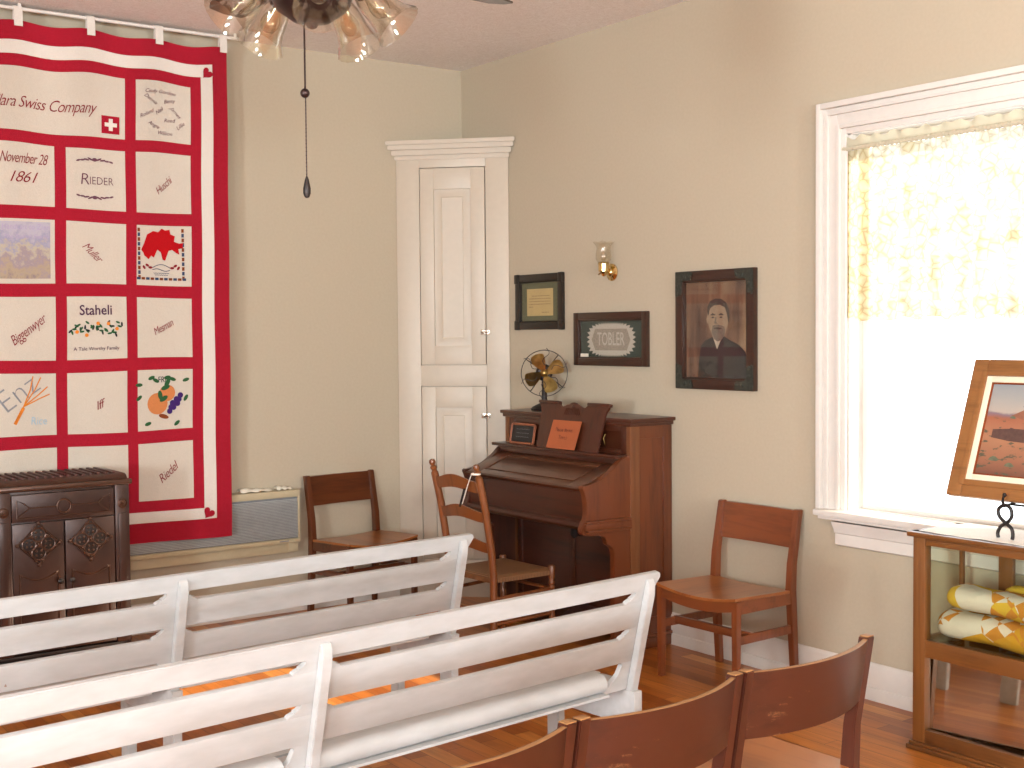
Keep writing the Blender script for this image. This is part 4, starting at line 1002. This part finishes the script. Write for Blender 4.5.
mb = MB(); mb.lathe([(.028, 0), (.040, .012), (.044, .03), (.041, .055), (.037, .075), (.041, .092), (.062, .112)], (0, -.062, .054), (0, 0, 1), 32, {5: (.02, 8, .0), 6: (.06, 8, .004)}); mb.build('glass_shade', M['shade'], t)
mb = MB(); mb.lathe([(.010, 0), (.012, .015), (.018, .03), (.012, .05), (0, .058)], (0, -.062, .056), (0, 0, 1), 14); mb.build('bulb', M['bulb'], t)

# ------------------------------------------------------------------ ladder-back chair at the organ
t = thing('ladderback_chair', 'ladder-back chair with woven rush seat pulled up to the organ', 'chair', (1.46, -.945, 0), R(3))
wr, wf, dp = .19, .205, .375; SZ = .42
for sg in (-1, 1):
    mb = MB(); P = [(0, 0), (0, .05), (0, .42), (-.012, .55), (-.05, .765), (-.088, .925)]
    mb.tube([(sg * wr, a, b) for a, b in P], .0195, 12); c = (sg * wr, -.088, .922); d = (0, -.25, .97)
    mb.lathe([(.017, 0), (.019, .006), (.012, .014), (.013, .02), (.018, .028), (.018, .036), (.010, .044), (.016, .052), (.018, .062), (.013, .074), (0, .079)], c, d, 14); mb.build('back_post', M['ladder'], t)
for sg in (-1, 1):
    mb = MB(); x = sg * wf; mb.lathe([(.012, 0), (.015, .03), (.017, .20), (.018, .27), (.013, .285), (.019, .295), (.013, .305), (.019, .318), (.013, .33), (.019, .342), (.014, .355), (.019, .37), (.019, .43), (.015, .435), (0, .437)], (x, dp, 0), (0, 0, 1), 14); mb.build('front_leg', M['ladder'], t)
for z, hh in ((.885, .062), (.73, .058), (.57, .058)):
    yo = -.012 - (z - .55) * .215
    def sl_(u, v):
        x = -wr + 2 * wr * u; ar = .5 - .5 * math.cos(2 * PI * u); 
        return (x, yo - .030 * math.sin(PI * u) * .8 - (v - .5) * hh * .22, z + (v - .5) * hh + .026 * (ar - .4) * (.75 if v < .5 else 1.15))
    mb = MB(); mb.grid(sl_, 18, 4, .009, True, (0, 1, 0)); mb.build('slat', M['ladder'], t)
def rs(u, v):
    y = -.012 + (dp + .024) * v; hw_ = wr + (wf - wr) * v + .008; x = -hw_ + 2 * hw_ * u
    e = min(u, 1 - u, v, 1 - v); k = min(1, e / .06)
    return (x, y, SZ - .012 + .012 * math.sqrt(max(0, 1 - (1 - k) ** 2)) - .010 * math.sin(PI * u) * math.sin(PI * v))
mb = MB(); mb.grid(rs, 24, 24, .024, True, (0, 0, -1)); mb.build('rush_seat', M['rush'], t)
for a, b in [((-wf, dp, z), (wf, dp, z)) for z in (.20, .31)] + [((-wr, 0, .22), (wr, 0, .22))] + [((sg * wr, 0, z), (sg * wf, dp, z + .012)) for sg in (-1, 1) for z in (.17, .30)]:
    mb = MB(); mb.tube([a, b], .010, 10); mb.build('rung', M['ladder'], t)
tg = thing('ribbon_tag', 'white ribbon with a dark tag tied to the right post of the ladder-back chair', 'tag', (1.652, -1.039, .948))
mb = MB(); mb.tube([(.0215 * math.cos(2 * PI * k / 16), .0215 * math.sin(2 * PI * k / 16), .0) for k in range(16)], .005, 6, True)
mb.grid(lambda u, v: (-.018 - .045 * v + .022 * (u - .5), -.012 - .03 * v - .020 * (u - .5), .004 - .15 * v + .005 * math.sin(v * 5)), 3, 14, .002); mb.build('ribbon', M['t_white'], tg)
mb = MB(); mb.grid(lambda u, v: (-.060 - .030 * v + .016 * (u - .5), -.030 - .01 * v, -.075 - .095 * v), 3, 6, .003); mb.build('tag', M['iron'], tg)

# ------------------------------------------------------------------ oak showcase
t = thing('oak_showcase', 'oak and glass showcase on the floor under the window', 'display case', (4.40, -.262, 0))
X0, X1, Y0_, Y1_ = -.610, .61, -.160, .158; TZ = .862
for x in (X0, X1 - .055):
    for y in (Y0_, Y1_ - .04):
        pw, pd = (.055, .04) if y == Y0_ else (.018, .018); xp = x if x == X0 else x + .055 - pw; yp = y if y == Y0_ else y + .04 - pd
        mb = MB(); mb.box(xp, xp + pw, yp, yp + pd, .02, TZ - .02, .004); mb.build('post', M['oak_case'], t)
mb = MB(); mb.box(X0 - .018, X1 + .018, Y0_ - .018, Y0_ + .05, TZ - .02, TZ, .005); mb.box(X0 - .018, X1 + .018, Y1_ - .05, Y1_ + .005, TZ - .02, TZ, .005); mb.box(X0 - .018, X0 + .05, Y0_, Y1_, TZ - .02, TZ, .005); mb.box(X1 - .05, X1 + .018, Y0_, Y1_, TZ - .02, TZ, .005); mb.build('top_frame', M['oak_case_x'], t)
mb = MB(); mb.box(X0 + .04, X1 - .04, Y0_ + .04, Y1_ - .04, TZ - .012, TZ - .004, 0); mb.build('glass_top', M['case_glass'], t)
for y in (Y0_, Y1_ - .03):
    mb = MB(); mb.box(X0 + .055, X1 - .055, y + .003, y + .03, TZ - .05, TZ - .02, .002); mb.box(X0 + .055, X1 - .055, y + .003, y + .03, .372, .44, .002); mb.box(X0 + .055, X1 - .055, y + .003, y + .03, .02, .085, .002); mb.build('rails', M['oak_case_x'], t)
for x in (X0, X1 - .03):
    mb = MB(); mb.box(x + .003, x + .027, Y0_ + .04, Y1_ - .04, .372, .44, .002); mb.box(x + .003, x + .027, Y0_ + .04, Y1_ - .04, .02, .09, .002); mb.box(x + .008, x + .02, Y0_ + .04, Y1_ - .04, .09, .372, 0); mb.build('side_panel', M['oak_case'], t)
mb = MB(); mb.box(X0 - .018, X1 + .018, Y0_ - .018, Y1_, 0, .02, .005); mb.box(X0 - .01, X1 + .01, Y0_ - .01, Y1_, .02, .034, .004); mb.build('plinth', M['oak_case_x'], t)
mb = MB(); mb.box(X0 + .19, X0 + .25, Y1_ - .035, Y1_ - .012, .44, TZ - .02, .002); mb.build('rear_stile', M['oak_case'], t)
mb = MB(); mb.box(X0 + .05, X1 - .05, Y0_ + .012, Y0_ + .016, .436, TZ - .04, 0); mb.build('glass_front', M['case_glass'], t)
for x in (X0 + .012, X1 - .016):
    mb = MB(); mb.box(x, x + .004, Y0_ + .035, Y1_ - .035, .436, TZ - .02, 0); mb.build('glass_side', M['case_glass'], t)
mb = MB(); mb.box(X0 + .03, X1 - .03, Y0_ + .03, Y1_ - .03, .432, .44, 0); mb.build('glass_shelf', M['case_glass'], t)
mb = MB(); mb.M = Matrix.Translation((X0 + .052, Y0_ + .034, .088)) @ Matrix.Rotation(R(5.7), 4, 'Z') @ Matrix.Rotation(R(-3.5), 4, 'X'); mb.box(0, 1.10, 0, .005, 0, .284, 0); mb.build('added_mirror', M['mirror'], t)  # mirror added and angled to reflect the floor and bench end
# folded quilts inside
def roll(name, label, x0, x1, y, z, ry, rz_, mat, tilt=0):
    mb = MB(); n = 40
    def f(u, v):
        e = min(u, 1 - u) * (x1 - x0); k = min(1, e / .07); s = math.sqrt(max(0.0004, 1 - (1 - k) ** 2))
        a = 2 * PI * v; c, sn = math.cos(a), math.sin(a); p = .8
        cy_, cz_ = math.copysign(abs(c) ** p, c), math.copysign(abs(sn) ** p, sn)
        wob = 1 + .05 * math.sin(u * 13 + a * 2) + .03 * math.sin(u * 27 + a)
        return (x0 + (x1 - x0) * u, y + ry * s * cy_ * wob, z + rz_ * s * cz_ * wob + tilt * (u - .5))
    mb.grid(f, n, 24); o = mb.build(name, M[mat], None, (4.40, -.262, 0)); tag(o, label, 'quilt', 'quilts in the showcase'); return o
roll('folded_quilt', 'lower yellow and white patchwork quilt folded on the showcase glass shelf', -.565, .42, -.01, .500, .115, .058, 'patch2', -.005)
roll('folded_quilt', 'upper yellow patchwork quilt lying on the other folded quilt in the showcase', -.515, .44, -.045, .605, .085, .046, 'patch1', -.025)
roll('folded_quilt', 'small rolled yellow and white quilt behind the two folded ones in the showcase', -.36, .46, .065, .618, .045, .055, 'patch1', .01)

# ------------------------------------------------------------------ painting, easel, cloths
PA = math.atan2(.19, .525); PH = .558; PW = .70
pm = Matrix.Translation((3.868, -.325, 1.008)) @ Matrix.Rotation(-PA, 4, 'X')
t = thing('desert_painting', 'oak framed desert landscape painting leaning on an iron easel before the window', 'painting', (3.868, -.325, 1.008))
t.rotation_euler = (-PA, 0, 0)
mb = MB(); fw = .064
for a, b, c, d in ((0, fw, 0, PH), (PW - fw, PW, 0, PH), (fw, PW - fw, 0, fw), (fw, PW - fw, PH - fw, PH)): mb.box(a, b, 0, .03, c, d, .005)
g = .045
for a, b, c, d in ((g, fw + .004, g, PH - g), (PW - fw - .004, PW - g, g, PH - g), (fw + .003, PW - fw - .003, g, fw + .004), (fw + .003, PW - fw - .003, PH - fw - .004, PH - g)): mb.box(a, b, -.0035, .02, c, d, .003)
mb.build('frame', M['gold_oak'], t)
mb = MB(); l0, l1 = fw - .002, fw + .028
for a, b, c, d in ((l0, l1, l0, PH - l0), (PW - l1, PW - l0, l0, PH - l0), (l1, PW - l1, l0, l1), (l1, PW - l1, PH - l1, PH - l0)): mb.box(a, b, .006, .02, c, d, .002)
mb.build('linen_liner', M['linen'], t)
mb = MB()
for a, b, c, d in ((l1, l1 + .006, l1, PH - l1), (PW - l1 - .006, PW - l1, l1, PH - l1), (l1 + .006, PW - l1 - .006, l1, l1 + .006), (l1 + .006, PW - l1 - .006, PH - l1 - .006, PH - l1)): mb.box(a, b, .0085, .02, c, d, .001)
mb.build('inner_slip', M['t_brown'], t)
def canvas_mat():
    q = NT('desert_canvas'); v = q.coords(); sep = q.n('ShaderNodeSeparateXYZ'); q.l(v, sep.inputs[0])
    n1 = q.noise(q.coords((1, 1, 2.2)), 7, 5, .6)
    m = q.n('ShaderNodeMath', operation='MULTIPLY_ADD'); q.l(n1, m.inputs[0]); m.inputs[1].default_value = .05; q.l(sep.outputs[2], m.inputs[2])
    f = t_map(q, m.outputs[0], .1, .51)
    c = q.ramp(f, [(0.0, rgb('#5E3A2C')), (.2, rgb('#8A5A42')), (.42, rgb('#9E6E50')), (.60, rgb('#93583F')), (.645, rgb('#73606A')), (.675, rgb('#A79A8E')), (.80, rgb('#96938E')), (1.0, rgb('#80878C'))])
    n2 = q.noise(q.coords((1, 1, 2.6)), 26, 4, .6)
    fb = q.ramp(n2, [(.56, (0, 0, 0, 1)), (.62, (1, 1, 1, 1))])
    lowm = q.ramp(f, [(.55, (1, 1, 1, 1)), (.62, (0, 0, 0, 1))])
    mm = q.n('ShaderNodeMath', operation='MULTIPLY'); q.l(fb, mm.inputs[0]); q.l(lowm, mm.inputs[1])
    q.l(q.mix(mm.outputs[0], c, rgb('#4C4A38')), q.b.inputs['Base Color']); q.b.inputs['Roughness'].default_value = .6; return q.m
M['canvas'] = canvas_mat()
mb = MB(); mb.box(l1, PW - l1, .014, .018, l1, PH - l1, 0); cv = mb.build('canvas', M['canvas'], t)
M['adobe'] = plain('painted_stone_house', '#523830', .7, var=.2, nscale=70); M['hill'] = plain('painted_far_hill', '#645F70', .7, var=.1); M['redhill'] = plain('painted_red_hill', '#85543F', .7, var=.15, nscale=40); M['sage'] = plain('painted_sagebrush', '#5A5E48', .7, var=.25, nscale=60)
def pf(pts, mat, y, nm): mb = MB(); mb.mesh([(a, y, b) for a, b in pts], [tuple(range(len(pts)))]); mb.build(nm, M[mat], cv)
pf([(.24, .372), (.275, .392), (.30, .384), (.33, .39), (.40, .40), (.50, .385), (.58, .372)], 'hill', .0137, 'painted_hills')
pf([(.20, .335), (.25, .36), (.31, .372), (.42, .385), (.55, .37), (.605, .35), (.605, .31), (.3, .31)], 'redhill', .0134, 'painted_slope')
pf([(.135, .245), (.135, .278), (.205, .283), (.21, .288), (.225, .284), (.32, .282), (.345, .268), (.345, .238), (.30, .230), (.21, .234)], 'adobe', .0131, 'painted_house')
for a, b, s in ((.165, .155, .024), (.235, .135, .022), (.40, .18, .03), (.33, .13, .02), (.21, .325, .014), (.30, .318, .018), (.47, .14, .025)):
    pf([(a - s, b), (a - s * .7, b + s * .45), (a - s * .2, b + s * .7), (a + s * .3, b + s * .6), (a + s, b + s * .1), (a + s * .5, b - s * .15)], 'sage', .0131, 'painted_bush')
t = thing('iron_easel', 'black wrought iron scrolled tabletop easel on the showcase holding the painting', 'easel', (4.262, -.30, TZ))
def spline(P, n=6):
    P = [Vector(p) for p in P]; out = []
    for i in range(len(P) - 1):
        a, b, c, d = P[max(i - 1, 0)], P[i], P[i + 1], P[min(i + 2, len(P) - 1)]
        for k in range(n):
            t_ = k / n; out.append(.5 * ((2 * b) + (c - a) * t_ + (2 * a - 5 * b + 4 * c - d) * t_ ** 2 + (3 * b - a - 3 * c + d) * t_ ** 3))
    return out + [P[-1]]
mb = MB()
for sx in (-.125, .125):
    pts = []
    base = [(-.018, 0), (-.020, .02), (-.010, .045), (.008, .060), (.022, .085), (.018, .115), (0, .125), (-.018, .108), (-.016, .082), (.004, .058), (.022, .040), (.026, .015), (.024, 0)]
    for a, b in base: pts.append((sx + a * 1.35, -.045, b + .007))
    mb.tube(spline(pts), .0068, 8); mb.tube([(sx, -.045, .125), (sx - .004, -.052, .145), (sx + .004, -.060, .160), (sx + .008, -.058, .172)], .005, 8)
    mb.ball((sx + .008, -.058, .172), .008); mb.tube([(sx, -.045, .128), (sx, -.01, .132), (sx, .035, .136), (sx, .075, .25), (sx * .5, .165, .50), (0, .20, .60)], .005, 8)
mb.tube([(-.125, -.01, .132), (.125, -.01, .132)], .004, 8); mb.tube([(0, .20, .60), (0, .19, .3), (0, .185, .004)], .004, 8); mb.build('scrolled_legs', M['iron'], t)
mb = MB()
def dl(u, v):
    x = 3.81 + 1.15 * u; y = -.412 + .305 * v
    return (x + .004 * math.sin(v * 22), y + .005 * math.sin(u * 60), TZ + .002 + .006 * max(0, math.sin(u * 9 + v * 5)) ** 2 * v + .001 * math.sin(u * 30 + v * 11))
mb.grid(dl, 60, 20, .0015, True, (0, 0, 1)); o = mb.build('lace_runner', M['t_white']); tag(o, 'white lace cloth spread over the showcase top', 'cloth')

# ------------------------------------------------------------------ ceiling fan with lights
FC = Vector((3.885, -3.06, 0))
t = thing('ceiling_fan', 'dark bronze ceiling fan with clear glass bell shades hanging from the ceiling', 'ceiling fan', (FC.x, FC.y, H))
Z = lambda z: z - H
mb = MB(); mb.lathe([(0, 0), (.075, -.002), (.07, -.03), (.03, -.06), (.014, -.065), (.014, Z(2.86)), (0, Z(2.86))], (0, 0, 0), (0, 0, 1), 24); mb.build('downrod', M['bronze'], t)
mb = MB(); mb.lathe([(0, Z(2.87)), (.05, Z(2.865)), (.12, Z(2.83)), (.135, Z(2.79)), (.13, Z(2.74)), (.09, Z(2.71)), (.06, Z(2.70)), (0, Z(2.70))], (0, 0, 0), (0, 0, 1), 32); mb.build('motor_housing', M['bronze'], t)
for k in range(5):
    az = R(102 + 72 * k); zb = Z(2.645)
    mb = MB(); mb.M = Matrix.Rotation(az, 4, 'Z') @ Matrix.Translation((0, 0, zb)) @ Matrix.Rotation(R(10), 4, 'X')
    mb.prism([(.20, -.045), (.30, -.06), (.67, -.066), (.725, -.052), (.74, 0), (.725, .052), (.67, .066), (.30, .06), (.20, .045)], 'z', -.003, .003, .002); bl_ = mb.build('fan_blade', M['brframe'], t)
    mb = MB(); mb.M = Matrix.Rotation(az, 4, 'Z') @ Matrix.Translation((0, 0, zb)); mb.bar((.06, 0, -.012), (.24, 0, -.008), .035, .006, .002); mb.build('blade_iron', M['bronze'], bl_)
mb = MB(); mb.lathe([(0, Z(2.70)), (.05, Z(2.70)), (.055, Z(2.64)), (.10, Z(2.62)), (.115, Z(2.58)), (.110, Z(2.53)), (.09, Z(2.49)), (.05, Z(2.462)), (.018, Z(2.455)), (.012, Z(2.445)), (0, Z(2.44))], (0, 0, 0), (0, 0, 1), 32); mb.build('light_kit', M['bronze'], t)
for ph in (64, 137, -8, 209, 284):
    a = R(54 + ph); dx, dy = math.cos(a), math.sin(a)
    P = lambda r, z: (dx * r, dy * r, Z(z))
    mb = MB(); mb.tube([P(.09, 2.55), P(.105, 2.565), P(.120, 2.555), P(.127, 2.54)], .010, 10)
    ax_ = Vector((dx * .70, dy * .70, -.71)); c = Vector(P(.122, 2.547))
    mb.lathe([(0, -.012), (.022, -.01), (.026, .0), (.026, .028), (.022, .032), (0, .032)], c, ax_, 18); arm = mb.build('lamp_arm', M['bronze'], t)
    mb = MB(); mb.lathe([(.026, .012), (.030, .022), (.038, .040), (.042, .065), (.045, .095), (.052, .125), (.066, .150), (.068, .153), (.065, .152), (.050, .127), (.043, .095), (.040, .065), (.036, .042), (.028, .024)], c, ax_, 36, {6: (.015, 18, .0), 7: (.015, 18, 0)}); mb.build('glass_shade', M['shade'], arm)
    mb = MB(); mb.lathe([(.012, .03), (.014, .045), (.024, .07), (.026, .085), (.020, .102), (.008, .110), (0, .111)], c, ax_, 18); mb.build('bulb', M['bulb'], arm)
for dx, dy, zt, nm in ((.03, .0, 2.276, 'ball'), (.022, .012, 2.058, 'pull')):
    x, y = -.012 + dx * .2, -.02 + dy * .2
    mb = MB(); mb.tube([(x, y, Z(2.45)), (x, y, Z(zt))], .0016, 6)
    for k in range(40): mb.ball((x, y, Z(2.45 - (2.45 - zt) * k / 40)), .0024, (1, 1, 1), 6)
    ch = mb.build('pull_chain', M['bronze'], t)
    mb = MB()
    if nm == 'ball': mb.ball((x, y, Z(zt)), .0125, (1, 1, 1), 14); mb.build('chain_ball', M['bronze'], ch)
    else: mb.lathe([(.002, .0), (.006, -.012), (.010, -.032), (.010, -.045), (.006, -.055), (0, -.057)], (x, y, Z(zt) + .005), (0, 0, 1), 14); mb.build('chain_pull', M['iron'], ch)

# ------------------------------------------------------------------ light
sc = bpy.context.scene
w = D.worlds.new('daylight'); sc.world = w; w.use_nodes = True
bg = w.node_tree.nodes['Background']; bg.inputs['Color'].default_value = (0.90, 0.96, 1.0, 1); bg.inputs['Strength'].default_value = WORLD
def area(name, loc, rot, sx, sy, power, col=(.86, .95, 1.0)):
    l = D.lights.new(name, 'AREA'); l.shape = 'RECTANGLE'; l.size = sx; l.size_y = sy; l.energy = power; l.color = col
    o = D.objects.new(name, l); COL.objects.link(o); o.location = loc; o.rotation_euler = rot; return o
for i, (a, b, c, d) in enumerate(ADDED_SIDE): area('window_daylight', ((a + b) / 2, RY - .25, (c + d) / 2), (R(TS), 0, 0), b - a, d - c, FILL_SIDE)  # added fill lamps at the invented side windows, tilted up
for i, (a, b, c, d) in enumerate(ADDED_REAR): area('window_daylight', (RX + .25, (a + b) / 2, (c + d) / 2), (R(TR), 0, R(90)), b - a, d - c, FILL_REAR)  # added rear fill, aimed steeply upward to brighten the ceiling
s = D.lights.new('low_sun', 'SUN'); s.energy = SUN; s.color = (1, .86, .66); s.angle = R(.6)
o = D.objects.new('low_sun', s); COL.objects.link(o)
o.rotation_euler = Vector((-1.0, -.95, -.62)).to_track_quat('-Z', 'Y').to_euler(); o.location = (8, 5, 6)
CAM = Vector((6.8601, -4.5870, 1.65))
f = D.lights.new('camera_flash', 'POINT'); f.energy = FLASH; f.shadow_soft_size = .018; f.color = (.97, .98, 1.0)
o = D.objects.new('camera_flash', f); COL.objects.link(o)
# ------------------------------------------------------------------ camera
FPX, YAW, PITCH, ROLL = 1262.95, R(35.94338), R(2.29207), R(-.47702)
cyw, syw = math.cos(YAW), math.sin(YAW)
fv = Vector((-cyw, syw, 0)); r = Vector((syw, cyw, 0)); u = Vector((0, 0, 1))
f2 = fv * math.cos(PITCH) - u * math.sin(PITCH); u2 = u * math.cos(PITCH) + fv * math.sin(PITCH)
r3 = r * math.cos(ROLL) + u2 * math.sin(ROLL); u3 = u2 * math.cos(ROLL) - r * math.sin(ROLL)
cam = D.cameras.new('camera'); cam.sensor_width = 36; cam.lens = FPX / 1024 * 36; cam.clip_start = .05
co = D.objects.new('camera', cam); COL.objects.link(co)
m = Matrix((r3, u3, -f2)).transposed().to_4x4(); m.translation = CAM; co.matrix_world = m
sc.camera = co
o.location = CAM - r3 * .07 + u3 * .03 + f2 * .03
sc.view_settings.view_transform = 'Standard'; sc.view_settings.look = 'None'; sc.view_settings.gamma = 1; sc.view_settings.use_curve_mapping = False
sc.view_settings.exposure = EXPO
sc.cycles.use_denoising = True
sc.cycles.max_bounces = 10; sc.cycles.transparent_max_bounces = 16; sc.cycles.caustics_reflective = False; sc.cycles.caustics_refractive = False
sc.cycles.sample_clamp_indirect = 4.0
